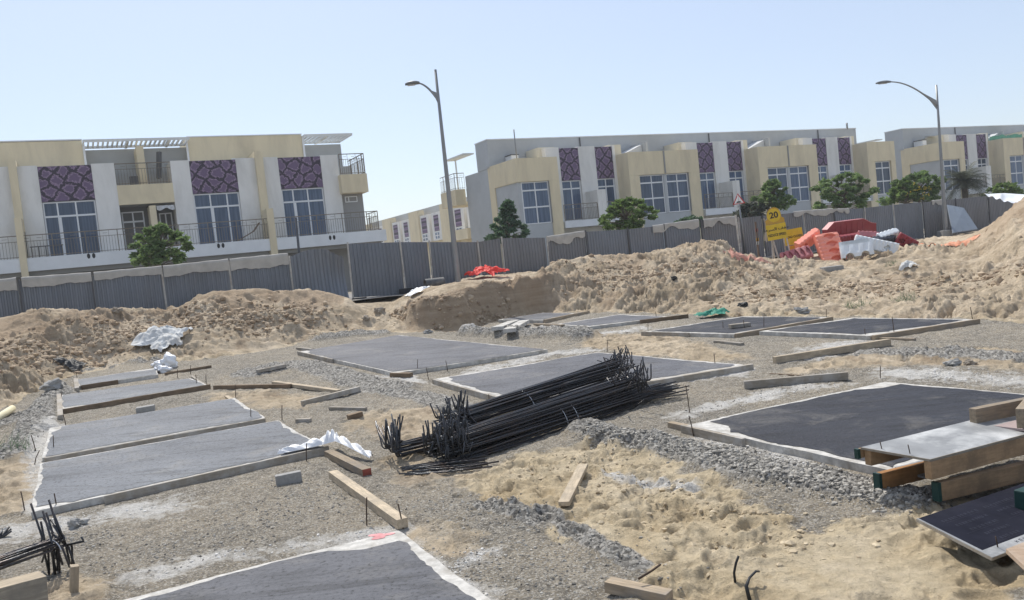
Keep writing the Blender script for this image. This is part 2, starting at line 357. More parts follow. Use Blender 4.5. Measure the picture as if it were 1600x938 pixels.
def terrain_build():
    global Z
    zt = Z + dz
    zn = zt[near]
    for k, zz in EXTRA_FLAT: zn = zn*(1 - k) + zz*k
    zt[near] = zn
    fade_far = sstep(300, 3000, np.hypot(X, Y)); zt = zt*(1 - fade_far) + .5*fade_far
    verts = np.column_stack([X, Y, zt]).astype(np.float32)
    # faces: closed ring in angle
    ii = np.arange(nA); jj = (ii + 1) % nA
    rows = np.arange(nR - 1)[:, None]*nA
    q = np.stack([rows + ii, rows + jj, rows + nA + jj, rows + nA + ii], -1).reshape(-1, 4)
    q = q[:, ::-1]
    verts = np.vstack([verts, [[0, 0, 0]]]); c = len(verts) - 1
    tri = np.stack([ii, np.full(nA, c), jj], -1)
    me = bpy.data.meshes.new('ground'); nq, nt_ = len(q), len(tri)
    me.vertices.add(len(verts)); me.vertices.foreach_set('co', verts.ravel())
    loops = np.concatenate([q.ravel(), tri.ravel()]); me.loops.add(len(loops)); me.loops.foreach_set('vertex_index', loops.astype(np.int32))
    st = np.concatenate([np.arange(nq)*4, nq*4 + np.arange(nt_)*3]); me.polygons.add(nq + nt_)
    me.polygons.foreach_set('loop_start', st.astype(np.int32))
    me.polygons.foreach_set('use_smooth', np.ones(nq + nt_, bool))
    me.update(calc_edges=True); me.validate()
    for nm, a in (('sand', sand), ('gravel', grav), ('lime', lime), ('bank', bank_attr), ('cut', cut_attr)):
        at = me.attributes.new(nm, 'FLOAT', 'POINT'); at.data.foreach_set('value', np.append(a, 0).astype(np.float32))
    me.materials.append(ground_material())
    o = bpy.data.objects.new('ground', me); COL.objects.link(o); tag(o, kind='structure')
    # height lookup for things that lie on the finished ground
    return o
ZT_CACHE = {}
def ground_z(x, y):
    """height of the finished ground (with its relief) at a point"""
    if 'z' not in ZT_CACHE:
        zt = (Z + dz).copy(); zn = zt[near]
        for k, zz in EXTRA_FLAT: zn = zn*(1 - k) + zz*k
        zt[near] = zn; ZT_CACHE['z'] = zt.reshape(nR, nA)
    a = math.atan2(x, y); rr_ = math.hypot(x, y)
    i = int(np.clip(np.searchsorted(ANG, a) - 1, 0, nA - 2)); j = int(np.clip(np.searchsorted(RAD, rr_) - 1, 0, nR - 2))
    fa = (a - ANG[i])/(ANG[i+1] - ANG[i]); fr = (rr_ - RAD[j])/(RAD[j+1] - RAD[j]); z = ZT_CACHE['z']
    return float((z[j,i]*(1-fa) + z[j,i+1]*fa)*(1-fr) + (z[j+1,i]*(1-fa) + z[j+1,i+1]*fa)*fr)
def GZ(px, py):
    """point of the finished ground under a photo pixel"""
    d = ray(px, py); Ys = np.arange(5.0, 46, .04)
    prev = None
    for y in Ys:
        x = d[0]/d[1]*y; z = CAMH + d[2]/d[1]*y
        if z < ground_z(x, y): return np.array([x, y, ground_z(x, y)])
    return G(px, py)
def ground_material():
    m, nt, b = nodes_of('site_ground')
    L = nt.links.new
    tc = nt.nodes.new('ShaderNodeTexCoord'); v = tc.outputs['Object']
    n1 = noise_node(nt, .62, 8, .68, vec=v, dist=.5); n2 = noise_node(nt, 7, 6, .7, vec=v); n3 = noise_node(nt, 45, 4, .7, vec=v)
    vo = nt.nodes.new('ShaderNodeTexVoronoi'); vo.inputs['Scale'].default_value = 26; L(v, vo.inputs['Vector'])
    vo2 = nt.nodes.new('ShaderNodeTexVoronoi'); vo2.inputs['Scale'].default_value = 55; L(v, vo2.inputs['Vector'])
    soil = ramp(nt, n2.outputs['Fac'], [(.36, (.12, .10, .072)), (.5, (.30, .257, .19)), (.64, (.47, .41, .32))]).outputs['Color']
    soil2 = ramp(nt, n1.outputs['Fac'], [(.38, (.15, .135, .11)), (.5, (.28, .24, .18)), (.62, (.44, .36, .25))]).outputs['Color']
    soil = mixc(nt, .5, soil, soil2)
    spk = nt.nodes.new('ShaderNodeSeparateColor'); L(vo2.outputs['Color'], spk.inputs['Color'])
    chips = ramp(nt, spk.outputs['Red'], [(.2, (.15, .145, .135)), (.6, (.37, .345, .295)), (.95, (.62, .58, .51))]).outputs['Color']
    chipm = ramp(nt, n3.outputs['Fac'], [(.42, 0.0), (.56, .85)]).outputs['Color']
    soil = mixc(nt, chipm, soil, chips)
    sandc = ramp(nt, n1.outputs['Fac'], [(.34, (.54, .425, .265)), (.5, (.62, .515, .35)), (.66, (.68, .58, .425))]).outputs['Color']
    sandf = ramp(nt, n2.outputs['Fac'], [(.28, .70), (.72, 1.15)]).outputs['Color']
    sandc = mixc(nt, 1.0, sandc, sandf, 'MULTIPLY')
    bankc = ramp(nt, n1.outputs['Fac'], [(.34, (.40, .32, .22)), (.5, (.56, .46, .33)), (.66, (.66, .555, .415))]).outputs['Color']
    bankc = mixc(nt, 1.0, bankc, sandf, 'MULTIPLY')
    sandc = mixc(nt, attr(nt, 'bank'), sandc, bankc)
    # damp strata of the cut face
    mp = nt.nodes.new('ShaderNodeMapping'); mp.inputs['Scale'].default_value = (.6, .6, 6); L(v, mp.inputs['Vector'])
    ns = noise_node(nt, 1.0, 4, .6, vec=mp.outputs['Vector'])
    damp = ramp(nt, ns.outputs['Fac'], [(.35, (.30, .215, .14)), (.65, (.41, .31, .215))]).outputs['Color']
    mm = nt.nodes.new('ShaderNodeMath'); mm.operation = 'MULTIPLY'; mm.inputs[1].default_value = .8; L(attr(nt, 'cut'), mm.inputs[0])
    dn = noise_node(nt, .9, 5, .65, vec=v, dist=.8); dm = nt.nodes.new('ShaderNodeMath'); dm.operation = 'MULTIPLY'; L(ramp(nt, dn.outputs['Fac'], [(.52, 0.0), (.66, .62)]).outputs['Color'], dm.inputs[0]); L(attr(nt, 'bank'), dm.inputs[1])
    sandc = mixc(nt, dm.outputs[0], sandc, (.29, .215, .145))
    sandc = mixc(nt, mm.outputs[0], sandc, damp)
    def edge(a, lo=.35, hi=.65, k=.5):
        x = nt.nodes.new('ShaderNodeMath'); x.operation = 'MULTIPLY_ADD'; x.inputs[1].default_value = k; x.inputs[2].default_value = -.5*k; L(n2.outputs['Fac'], x.inputs[0])
        y = nt.nodes.new('ShaderNodeMath'); y.operation = 'ADD'; L(x.outputs[0], y.inputs[0]); L(attr(nt, a), y.inputs[1])
        return ramp(nt, y.outputs[0], [(lo, 0.0), (hi, 1.0)]).outputs['Color']
    col = mixc(nt, edge('sand'), soil, sandc)
    sep = nt.nodes.new('ShaderNodeSeparateColor'); L(vo.outputs['Color'], sep.inputs['Color'])
    gc = ramp(nt, sep.outputs['Green'], [(.1, (.15, .142, .128)), (.55, (.30, .285, .255)), (.95, (.50, .475, .43))]).outputs['Color']
    col = mixc(nt, edge('gravel', .35, .7, .8), col, gc)
    lc = ramp(nt, n3.outputs['Fac'], [(.3, (.44, .42, .38)), (.65, (.72, .70, .66))]).outputs['Color']
    col = mixc(nt, edge('lime', .3, .85, 1.5), col, lc)
    L(col, b.inputs['Base Color']); b.inputs['Roughness'].default_value = .95; b.inputs['Specular IOR Level'].default_value = .15
    inv = nt.nodes.new('ShaderNodeMath'); inv.operation = 'SUBTRACT'; inv.inputs[0].default_value = 1; L(vo.outputs['Distance'], inv.inputs[1])
    h = mixc(nt, attr(nt, 'gravel'), n3.outputs['Fac'], inv.outputs[0])
    n4 = noise_node(nt, 13, 6, .8, vec=v); p = bump(nt, b, h, .7, .03); p = bump(nt, b, n4.outputs['Fac'], .75, .08, p); bump(nt, b, n2.outputs['Fac'], .5, .06, p)
    return m
# ================================================================ materials of the site
def wood_mat(name, c, dark, var=.2):
    m, nt, b = nodes_of(name); L = nt.links.new
    tc = nt.nodes.new('ShaderNodeTexCoord'); mp = nt.nodes.new('ShaderNodeMapping'); mp.inputs['Scale'].default_value = (2, 14, 14); L(tc.outputs['Object'], mp.inputs['Vector'])
    n = noise_node(nt, 2.2, 5, .65, vec=mp.outputs['Vector'], dist=.6)
    r = ramp(nt, n.outputs['Fac'], [(.3, tuple(x*(1 - var) for x in c)), (.7, tuple(min(1, x*(1 + var)) for x in c))])
    n2 = noise_node(nt, 3.0, 5, .7, vec=tc.outputs['Object']); r2 = ramp(nt, n2.outputs['Fac'], [(.44, 0.0), (.66, .85)])
    L(mixc(nt, r2.outputs['Color'], r.outputs['Color'], dark), b.inputs['Base Color']); b.inputs['Roughness'].default_value = .85; b.inputs['Specular IOR Level'].default_value = .25
    bump(nt, b, n.outputs['Fac'], .4, .006); return random_tint(m, .18)
MT['timber'] = wood_mat('weathered_timber', (.315, .25, .175), (.25, .22, .185), .35)
MT['grey_timber'] = wood_mat('grey_timber', (.29, .255, .205), (.42, .40, .37))
MT['new_timber'] = wood_mat('pale_timber', (.43, .355, .255), (.31, .265, .205), .32)
MT['dark_timber'] = wood_mat('stained_timber', (.20, .145, .095), (.12, .09, .06))
MT['white_concrete'] = mat('lime_concrete', (.50, .485, .45), .9, .28, 9, stain=(.27, .245, .205), stain_scale=3.5, stain_amt=.9, bs_scale=30, bs_str=.5, bs_dist=.012)
MT['grey_block'] = mat('block_concrete', (.30, .295, .28), .95, .15, 20, bs_scale=60, bs_str=.5, bs_dist=.006)
MT['rock'] = mat('rock', (.30, .26, .21), .95, .3, 5, bs_scale=20, bs_str=.5, bs_dist=.02)
MT['steel'] = random_tint(mat('black_steel', (.042, .046, .052), .32, .35, 25, metal=.5, spec=.5, stain=(.085, .05, .03), stain_scale=4, stain_amt=.7, bs_scale=120, bs_str=.5, bs_dist=.004), .5)
MT['rust'] = mat('rusty_steel', (.075, .05, .035), .8, .3, 30, metal=.2)
MT['wire'] = mat('tie_wire', (.55, .55, .55), .35, .1, 30, metal=.8)
MT['plastic'] = mat('white_polythene', (.80, .81, .82), .4, .06, 6, spec=.5, bs_scale=14, bs_str=.6, bs_dist=.02)
MT['tarp'] = mat('grey_white_tarp', (.58, .59, .58), .75, .2, 4, spec=.2, stain=(.40, .37, .32), stain_scale=2.2, stain_amt=.8)
MT['rubber'] = mat('black_rubber', (.02, .021, .022), .6, .2, 10)
MT['redmark'] = mat('red_paint_mark', (.62, .28, .28), .9, .25, 9)
def coat_mat(name, c, pale_tone, amt):
    m, nt, b = nodes_of(name); L = nt.links.new
    tc = nt.nodes.new('ShaderNodeTexCoord'); mp = nt.nodes.new('ShaderNodeMapping'); mp.inputs['Rotation'].default_value = (0, 0, AZ - PI/2); mp.inputs['Scale'].default_value = (.55, 2.6, 1); L(tc.outputs['Object'], mp.inputs['Vector'])
    n = noise_node(nt, 1.6, 6, .62, vec=mp.outputs['Vector'], dist=.3); n2 = noise_node(nt, 22, 4, .7, vec=tc.outputs['Object']); n3 = noise_node(nt, 140, 3, .7, vec=tc.outputs['Object'])
    nb_ = noise_node(nt, .45, 5, .6, vec=tc.outputs['Object']); sm_ = nt.nodes.new('ShaderNodeMath'); sm_.operation = 'MULTIPLY_ADD'; sm_.inputs[1].default_value = .6; L(nb_.outputs['Fac'], sm_.inputs[0]); hf = nt.nodes.new('ShaderNodeMath'); hf.operation = 'MULTIPLY'; hf.inputs[1].default_value = .4; L(n.outputs['Fac'], hf.inputs[0]); L(hf.outputs[0], sm_.inputs[2])
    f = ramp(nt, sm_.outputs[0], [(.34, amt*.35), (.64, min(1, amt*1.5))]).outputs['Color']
    col = mixc(nt, f, c, pale_tone)
    pit = ramp(nt, n2.outputs['Fac'], [(.34, .35), (.445, .95), (.62, 1.10)]).outputs['Color']
    nd_ = noise_node(nt, 1.1, 8, .7, vec=tc.outputs['Object'], dist=.6); sd_ = ramp(nt, nd_.outputs['Fac'], [(.52, 0.0), (.68, .34)]); col = mixc(nt, sd_.outputs['Color'], col, (.27, .25, .215)); nk_ = noise_node(nt, .9, 6, .7, vec=mp.outputs['Vector'], dist=1.2); kd_ = ramp(nt, nk_.outputs['Fac'], [(.36, .60), (.48, 1.0)]); col = mixc(nt, 1.0, col, kd_.outputs['Color'], 'MULTIPLY')
    L(mixc(nt, 1.0, col, pit, 'MULTIPLY'), b.inputs['Base Color'])
    rr_ = ramp(nt, n.outputs['Fac'], [(.3, .46), (.7, .68)]); L(rr_.outputs['Color'], b.inputs['Roughness']); b.inputs['Specular IOR Level'].default_value = .22
    p = bump(nt, b, n3.outputs['Fac'], .5, .01); p = bump(nt, b, n2.outputs['Fac'], .6, .02, p); bump(nt, b, n.outputs['Fac'], .6, .06, p)
    return m
MT['coat_pale'] = coat_mat('pale_bitumen', (.066, .073, .086), (.19, .203, .222), .62)  # the coats differ in tone alone, palest on the left row
MT['coat_mid'] = coat_mat('mid_bitumen', (.045, .047, .057), (.165, .169, .184), .50)
MT['coat_dark'] = coat_mat('dark_bitumen', (.015, .016, .023), (.075, .077, .088), .18)
# ================================================================ coated blinding slabs
SLAB_TOP = .075
def top_hit(px, py, dz_=SLAB_TOP):
    d = ray(px, py); Ys = np.arange(3.0, 60, .01); Xs = d[0]/d[1]*Ys; Zs = CAMH + d[2]/d[1]*Ys
    k = int(np.argmax(Zs < floor_h(Xs, Ys) + dz_)); return np.array([Xs[k], Ys[k], Zs[k]])
SLABS = []
def slab(corners, coat, label, notch=(), rim=.05, ragged=.065, thick=.26, seed=0, patch=.45):
    """corners: 4 points of the top, in order round the slab"""
    q = np.array([c if len(c) == 3 else top_hit(*c) for c in corners])
    A = np.c_[q[:, 0], q[:, 1], np.ones(4)]; pl = np.linalg.lstsq(A, q[:, 2], rcond=None)[0]
    zf = lambda x, y: pl[0]*x + pl[1]*y + pl[2]
    rr_ = random.Random(seed)
    cen = q[:, :2].mean(0)
    if sum((q[(i+1) % 4][0] - q[i][0])*(q[(i+1) % 4][1] + q[i][1]) for i in range(4)) > 0: q = q[::-1]; notch = [3 - k for k in notch]
    def outline(inset, jit, step, nz):
        pts = []
        # inset quad
        qi = []
        for i in range(4):
            p0, p1, p2 = q[i-1][:2], q[i][:2], q[(i+1) % 4][:2]
            e1 = (p1 - p0)/np.linalg.norm(p1 - p0); e2 = (p2 - p1)/np.linalg.norm(p2 - p1); n1 = np.array([-e1[1], e1[0]]); n2 = np.array([-e2[1], e2[0]])
            Mx = np.array([n1, n2]); qi.append(p1 + np.linalg.solve(Mx, np.array([inset, inset])))
        for i in range(4):
            a, b = qi[i], qi[(i+1) % 4]; e = b - a; l = np.linalg.norm(e); e = e/l; nn = np.array([-e[1], e[0]])
            if i in nz:
                w = patch*(.8 + .5*rr_.random()); v = w*.35
                pe = q[i-1][:2] - q[i][:2]; pe /= np.linalg.norm(pe)
                pts += [a + pe*v, a + pe*(v*.96) + e*w*.55, a + pe*v*.5 + e*w*.8, a + e*w]; t = w + step
            else: pts.append(a); t = step
            end = l - (patch*.5 if (i+1) % 4 in nz else step*.6)
            while t < end:
                j = jit*(fbm(np.array([a[0] + e[0]*t]), np.array([a[1] + e[1]*t]), .8, 4, 90 + seed)[0]*1.7 + rr_.uniform(-.25, .25))
                pts.append(a + e*t + nn*j); t += step*rr_.uniform(.6, 1.4)
        return pts
    body = outline(0, .022, .11, ()); coat_o = outline(rim, ragged, .09, set(notch))
    root = empty('foundation_slab', (cen[0], cen[1], zf(*cen)), 0, label, 'concrete slab', 'bitumen coated foundation slabs')
    mb = MB(); nb = len(body)
    top = [(p[0] - cen[0], p[1] - cen[1], zf(*p) - zf(*cen)) for p in body]
    bot = [(p[0] - cen[0] + rr_.uniform(-.02, .02), p[1] - cen[1] + rr_.uniform(-.02, .02), z - thick) for p, (x, y, z) in zip(body, top)]
    mb.add(top + bot, [tuple(range(nb)), tuple(range(nb, 2*nb))[::-1]] + [(i, i + nb, (i+1) % nb + nb, (i+1) % nb) for i in range(nb)])
    mb.build('concrete_base', MT['white_concrete'], root)
    mc = MB(); mc.add([(p[0] - cen[0], p[1] - cen[1], zf(*p) - zf(*cen) + .006) for p in coat_o], [tuple(range(len(coat_o)))])
    mc.build('bitumen_coat', MT[coat], root)
    flatten_under(q[:, :2], zf, drop=SLAB_TOP + .015)
    SLABS.append((q, zf, root, cen)); return root
s5T = top_hit(622, 829); e_l = top_hit(185, 939) - s5T; e_l = e_l/np.linalg.norm(e_l[:2]); e_r = top_hit(768, 938) - s5T; e_r = e_r/np.linalg.norm(e_r[:2])
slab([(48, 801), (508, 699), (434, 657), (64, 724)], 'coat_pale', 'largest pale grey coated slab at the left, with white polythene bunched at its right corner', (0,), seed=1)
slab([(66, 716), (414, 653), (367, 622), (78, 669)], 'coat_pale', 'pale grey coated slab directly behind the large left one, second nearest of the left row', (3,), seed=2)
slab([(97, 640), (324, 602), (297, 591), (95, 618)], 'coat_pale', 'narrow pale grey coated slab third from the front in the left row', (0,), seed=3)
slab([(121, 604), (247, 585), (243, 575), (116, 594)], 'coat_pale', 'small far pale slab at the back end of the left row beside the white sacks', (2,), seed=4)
s5 = [s5T, s5T + e_r*4.4, s5T + e_r*4.4 + e_l*5.2, s5T + e_l*5.2]
slab([tuple(p) for p in s5], 'coat_mid', 'mid grey coated slab cut off by the bottom edge, with a red mark on its white corner', (0,), seed=5, rim=.10, patch=.62)
slab([(468, 548), (618, 585), (855, 545), (622, 525)], 'coat_mid', 'large mid grey slab in the middle distance below the cut sand face', (0, 1), seed=6)
slab([(679, 592), (812, 629), (1163, 570), (933, 551)], 'coat_mid', 'dark grey slab lying directly behind the big rebar bundles', (0,), seed=7, rim=.10)
slab([(1072, 666), (1398, 735), (1690, 626), (1384, 595)], 'coat_dark', 'large black coated slab at the right behind the stacked formwork beams', (0, 3), seed=8, rim=.09, patch=.6)
slab([(1004, 519), (1146, 522.5), (1296, 496), (1160, 494.5)], 'coat_dark', 'far black slab with a small block lying on it and the green net behind', (), seed=9, rim=.12, ragged=.07)
slab([(1186, 518), (1359, 525), (1523, 499), (1334, 496.5)], 'coat_dark', 'far black slab furthest right below the sand bank', (1,), seed=10, rim=.12, ragged=.07)
slab([(868, 507), (918, 511), (1048, 495), (968, 491.5)], 'coat_mid', 'small far dark slab in the back row between two brown boards', (), seed=11, rim=.12, ragged=.07)
slab([(778, 500), (848, 500.5), (900, 490), (848, 489)], 'coat_mid', 'tiny farthest slab against the foot of the cut sand face', (), seed=12, rim=.1, ragged=.06)
# ================================================================ loose timber and formwork boards
def on_ground(px, py, lift=0.0):
    p = GZ(px, py).copy(); p[2] += lift; return p
def timber(a, b, w, h, label, m='timber', name='timber', cat='timber', group=None, lift=0, sink=.01, pts=None):
    A, B = (on_ground(*a), on_ground(*b)) if pts is None else (np.array(pts[0], float), np.array(pts[1], float))
    if pts is None:
        for t in np.linspace(0, 1, 7):   # rest on the highest spots between the ends
            q = A + (B - A)*t; over = ground_z(q[0], q[1]) - q[2]
            if over > .0: A[2] += over*(1 - t)*.8; B[2] += over*t*.8
    mid = (A + B)/2; mid[2] += h/2 - sink + lift; t = B - A; L_ = np.linalg.norm(t)
    mb = MB(); mb.box(-L_/2, L_/2, -w/2, w/2, -h/2, h/2)
    o = mb.build(name, MT[m], bevel=.006 if w > .03 else 0)
    o.location = mid; o.rotation_euler = (0, -math.asin(t[2]/L_), math.atan2(t[1], t[0]))
    return tag(o, label, cat, group)
def board_on_edge(i, k0, k1, t0=0.0, t1=1.0, out=.03, th=.045, h=.17, label='', m='timber', up=0.0):
    """formwork board standing against one edge of a slab (corner index k0 -> k1)"""
    q, zf, root, cen = SLABS[i]; a, b = q[k0], q[k1]; e = (b - a)[:2]; e = e/np.linalg.norm(e); nn = np.array([-e[1], e[0]])
    if (cen - a[:2]) @ nn > 0: nn = -nn
    A = a[:2] + (b - a)[:2]*t0 + nn*(out + th/2); B = a[:2] + (b - a)[:2]*t1 + nn*(out + th/2)
    pa = np.array([A[0], A[1], zf(*A) - h + .02 + up]); pb = np.array([B[0], B[1], zf(*B) - h + .02 + up])
    return timber(None, None, th, h, label, m, 'formwork_board', 'board', 'formwork boards along the slab edges', pts=(pa, pb), sink=0)
def corner_near(i, px, py):
    q = SLABS[i][0]; p = top_hit(px, py); return int(np.argmin([np.hypot(*(c[:2] - p[:2])) for c in q]))
def edge_board(i, pa, pb, label, **kw):
    return board_on_edge(i, corner_near(i, *pa), corner_near(i, *pb), label=label, **kw)
edge_board(0, (48, 801), (508, 699), 'long grey board along the front edge of the large left slab', m='grey_timber', t0=.22, t1=1.01, out=.035, h=.16)
edge_board(1, (66, 716), (414, 653), 'grey board set in the gap between the two nearest left slabs', m='grey_timber', t0=.01, t1=1.0, h=.12, up=-.015)
edge_board(2, (97, 640), (324, 602), 'brown board along the front edge of the third left slab', m='dark_timber', t1=1.02, out=.05)
edge_board(3, (121, 604), (247, 585), 'short dark board at the front of the farthest left slab', m='dark_timber', t0=.05, t1=.5)
edge_board(6, (679, 592), (812, 629), 'whitened board along the left edge of the slab behind the rebar', m='grey_timber', t0=.02, t1=1, h=.18, out=.05)
edge_board(6, (1163, 570), (812, 629), 'thick pale splashed board along the right edge of the slab behind the rebar', m='grey_timber', t0=-.02, t1=.52, th=.12, h=.19, out=.05)
edge_board(7, (1072, 666), (1398, 735), 'concrete splashed board at the left corner of the big black slab', m='grey_timber', t0=0, t1=.36, th=.06, h=.19, out=.04)
edge_board(8, (1146, 522), (1296, 496), 'long board between the two far black slabs', m='timber', th=.09, h=.2, out=.04)
edge_board(8, (1004, 519), (1146, 522), 'thin grey board along the near edge of the far black slab with the block', m='grey_timber', h=.16, t1=.55)
edge_board(9, (1359, 525), (1523, 499), 'long brown board along the right edge of the farthest right slab', m='timber', th=.09, h=.22, out=.06)
edge_board(10, (918, 511), (1048, 495), 'dark board along the near edge of the small back slab', m='dark_timber', t0=.62, t1=1.2, th=.08)
edge_board(11, (848, 500), (900, 490), 'brown board beside the tiny farthest slab', m='timber', t0=.0, t1=1.35, th=.1, h=.18)
edge_board(5, (468, 548), (618, 585), 'whitened board along the left edge of the mid distance slab', m='grey_timber', t0=0, t1=.42, h=.14)
timber((95, 656), (93, 622), .10, .10, 'weathered post lying across the left ends of the narrow slab', 'grey_timber')
timber((121, 613), (119, 597), .10, .10, 'short upright-grained block at the left end of the farthest left slab', 'grey_timber')
timber((335, 609), (455, 607), .09, .09, 'long brown timber running right from the third left slab', 'dark_timber')
timber((428, 600), (530, 614), .12, .07, 'pale plank lying level on the sand left of the mid distance slab', 'new_timber')
timber((472, 634), (562, 611), .09, .10, 'grey brown timber lying on gravel below the pale plank', 'grey_timber')
timber((402, 584), (446, 574), .10, .08, 'short grey plank by the gravel heap left of the mid distance slab', 'grey_timber')
timber((516, 641), (572, 642), .09, .06, 'grey stick of timber below two longer ones on the gravel', 'grey_timber')
timber((463, 661), (486, 659), .12, .07, 'small offcut of wood beside the right corner of the second left slab', 'grey_timber', 'wood_offcut', 'offcut')
timber((544, 656), (566, 650), .13, .09, 'small brown offcut left of the rebar on orange sand', 'dark_timber', 'wood_offcut', 'offcut')
o = timber((514, 713), (574, 744), .13, .10, 'square timber with a red painted end beside the bunched polythene', 'timber')
mb = MB(); L_ = o.dimensions.x; mb.box(L_/2, L_/2 + .004, -.06, .06, -.046, .046); mb.build('painted_end', mat('red_end_paint', (.30, .075, .05), .8, .3, 12), o)
timber((521, 748), (630, 828), .12, .10, 'long pale square timber leading to the white corner of the front slab', 'new_timber')
timber((912, 734), (882, 796), .12, .05, 'short pale plank lying alone on the orange sand before the rebar', 'new_timber', lift=.01)
timber((952, 930), (1048, 952), .12, .09, 'brown timber at the bottom edge of the photo on the gravel', 'timber')
timber((1210, 568), (1390, 540), .11, .13, 'long straight beam lying between the far slabs and the big black slab', 'new_timber', name='timber_beam')
timber((1163, 608), (1325, 595), .09, .13, 'grey beam lying just behind the big black slab', 'grey_timber', name='timber_beam')
timber((1362, 531), (1430, 533), .08, .05, 'thin lath beside the corner of the farthest right slab', 'timber')
timber((1118, 536), (1160, 540), .12, .06, 'flat grey plank half buried below the far black slab', 'grey_timber')
timber((836, 508), (880, 511), .10, .06, 'brown plank over the grey gravel heap', 'timber')
timber((612, 589), (643, 590), .14, .10, 'stub of wood at the corner between two mid distance slabs', 'dark_timber', 'wood_offcut', 'offcut')
timber((466, 546), (488, 549), .14, .07, 'offcut of grey wood at the left tip of the mid distance slab', 'grey_timber', 'wood_offcut', 'offcut')
timber((1047, 668), (1078, 674), .10, .08, 'brown timber end poking out at the left corner of the big black slab', 'timber')
timber((1203, 585), (1262, 588), .03, .02, 'thin dry stick on gravel left of the long beam', 'dark_timber', 'stick', 'stick')
timber((372, 633), (354, 622), .08, .04, 'short pale stick at the right corner of the second left slab', 'new_timber', 'stick', 'stick')
timber((300, 590), (322, 605), .05, .05, 'pale bent lath at the right end of the third left slab', 'grey_timber', 'stick', 'stick')
timber((258, 587), (330, 575), .09, .07, 'dark plank running right from the white sacks', 'dark_timber')
# block on the far slab, offcuts close to the camera
q = SLABS[8]; p = top_hit(1157, 512); timber(None, None, .2, .09, 'small wooden block lying on the far black slab', 'grey_timber', 'wood_offcut', 'offcut', pts=(p + [-.26, 0, 0], p + [.24, .06, 0]), sink=-.01)
a = on_ground(115, 925); timber(None, None, .10, .07, 'short pale stump of timber standing on end by the small rebar bundle', 'new_timber', pts=(a + [0, 0, -.02], a + [.03, .02, .24]), sink=.035)
# big timber at the lower left corner, close to the camera
a = P(-40, 965, 6.2); b_ = P(62, 934, 6.75)
ga = P(-60, 960, 6.35); gb = P(70, 930, 6.75)
timber(None, None, .22, .26, 'thick sawn timber at the bottom left corner, pale on top', 'new_timber', 'timber_beam', pts=((ga[0], ga[1], ground_z(ga[0], ga[1]) + .32), (gb[0], gb[1], ground_z(gb[0], gb[1]) + .29)), sink=0)
mb = MB(); c = (ga + gb)/2
timber(None, None, .3, .31, 'dark packing timber under the thick beam in the bottom left corner', 'dark_timber', 'timber_beam', pts=((ga[0] - .1, ga[1] + .02, ground_z(ga[0], ga[1]) + .0), (gb[0] - .25, gb[1] - .03, ground_z(gb[0], gb[1]) + .0)), sink=.01)
# white concrete planks by the back slabs
for (a, b_, lb) in (((778, 522), (803, 507), 'pale concrete plank propped on the left side of a pair by the gravel heap'), ((797, 531), (820, 508), 'thicker pale concrete plank on the right side of a pair by the gravel heap')):
    o = timber(a, b_, .34, .11, lb, 'white_concrete', 'concrete_plank', 'plank', 'pale concrete planks by the gravel heap', lift=.0)
# red mark and white corner of the front slab
q, zf, root, cen = SLABS[4]; p = top_hit(594, 838); mb = MB()
pts = []
for k in range(22):
    an = 2*PI*k/22; rr_ = .085*(1 + .35*math.sin(3*an + .5) + .2*math.sin(5*an))
    x, y = p[0] + rr_*math.cos(an)*1.2, p[1] + rr_*math.sin(an); pts.append((x - cen[0], y - cen[1], zf(x, y) - zf(*cen) + .004))
mb.add(pts, [tuple(range(22))]); mb.build('red_mark', MT['redmark'], root)
# ================================================================ rebar pins round the slabs
PINS = [(121, 595, 'at the left end of the farthest left slab'), (247, 588, 'rising between the white sacks and the farthest left slab'), (277, 590, 'beside the sacks, near the back of the third left slab'), (297, 585, 'behind the right end of the third left slab'), (308, 605, 'at the front right corner of the third left slab'), (322, 600, 'just right of the third left slab'), (368, 622, 'at the back right corner of the second left slab'),
        (96, 628, 'by the post at the narrow slab'), (104, 667, 'at the back left of the second left slab'), (392, 660, 'at the right end of the gap between two left slabs'), (440, 657, 'right of the back corner of the large left slab'), (84, 708, 'leaning in the gap between the two nearest left slabs'), (57, 706, 'outside the left edge of the second left slab'), (51, 727, 'leaning, by the back left corner of the large left slab'), (39, 798, 'outside the front left corner of the large left slab'),
        (90, 800, 'at the front edge of the large left slab near its left corner'), (478, 722, 'through the board at the right end of the large left slab'), (572, 822, 'beside the white corner of the front slab'), (631, 828, 'right of the timber at the front slab corner'),  (652, 582, 'on the near edge of the mid distance slab'), (670, 594, 'at the left tip of the slab behind the rebar'), (700, 581, 'between the two mid distance slabs'), (948, 551, 'at the far edge of the slab behind the rebar'), (1118, 575, 'at the right end of the slab behind the rebar'),
        (1078, 645, 'left of the big black slab, tall'), (1085, 683, 'through the board at the left corner of the big black slab'), (1375, 592, 'at the far corner of the big black slab'), (1012, 517, 'at the left tip of the far black slab with the block'), (1193, 517, 'tall, between the two far black slabs'), (1291, 496, 'at the back end of the board between the far black slabs'), (1353, 530, 'at the near corner of the farthest right slab, left'), (1398, 526, 'tall, in the board of the farthest right slab'), (1520, 500, 'at the far right tip of the farthest right slab'), (1164, 519, 'on the near edge of the far black slab'), (1130, 519, 'short, beside the block on the far black slab'), (765, 640, 'behind the left end of the rebar bundles'), (1026, 500, 'at the near edge of the small back slab')]
rp = random.Random(3)
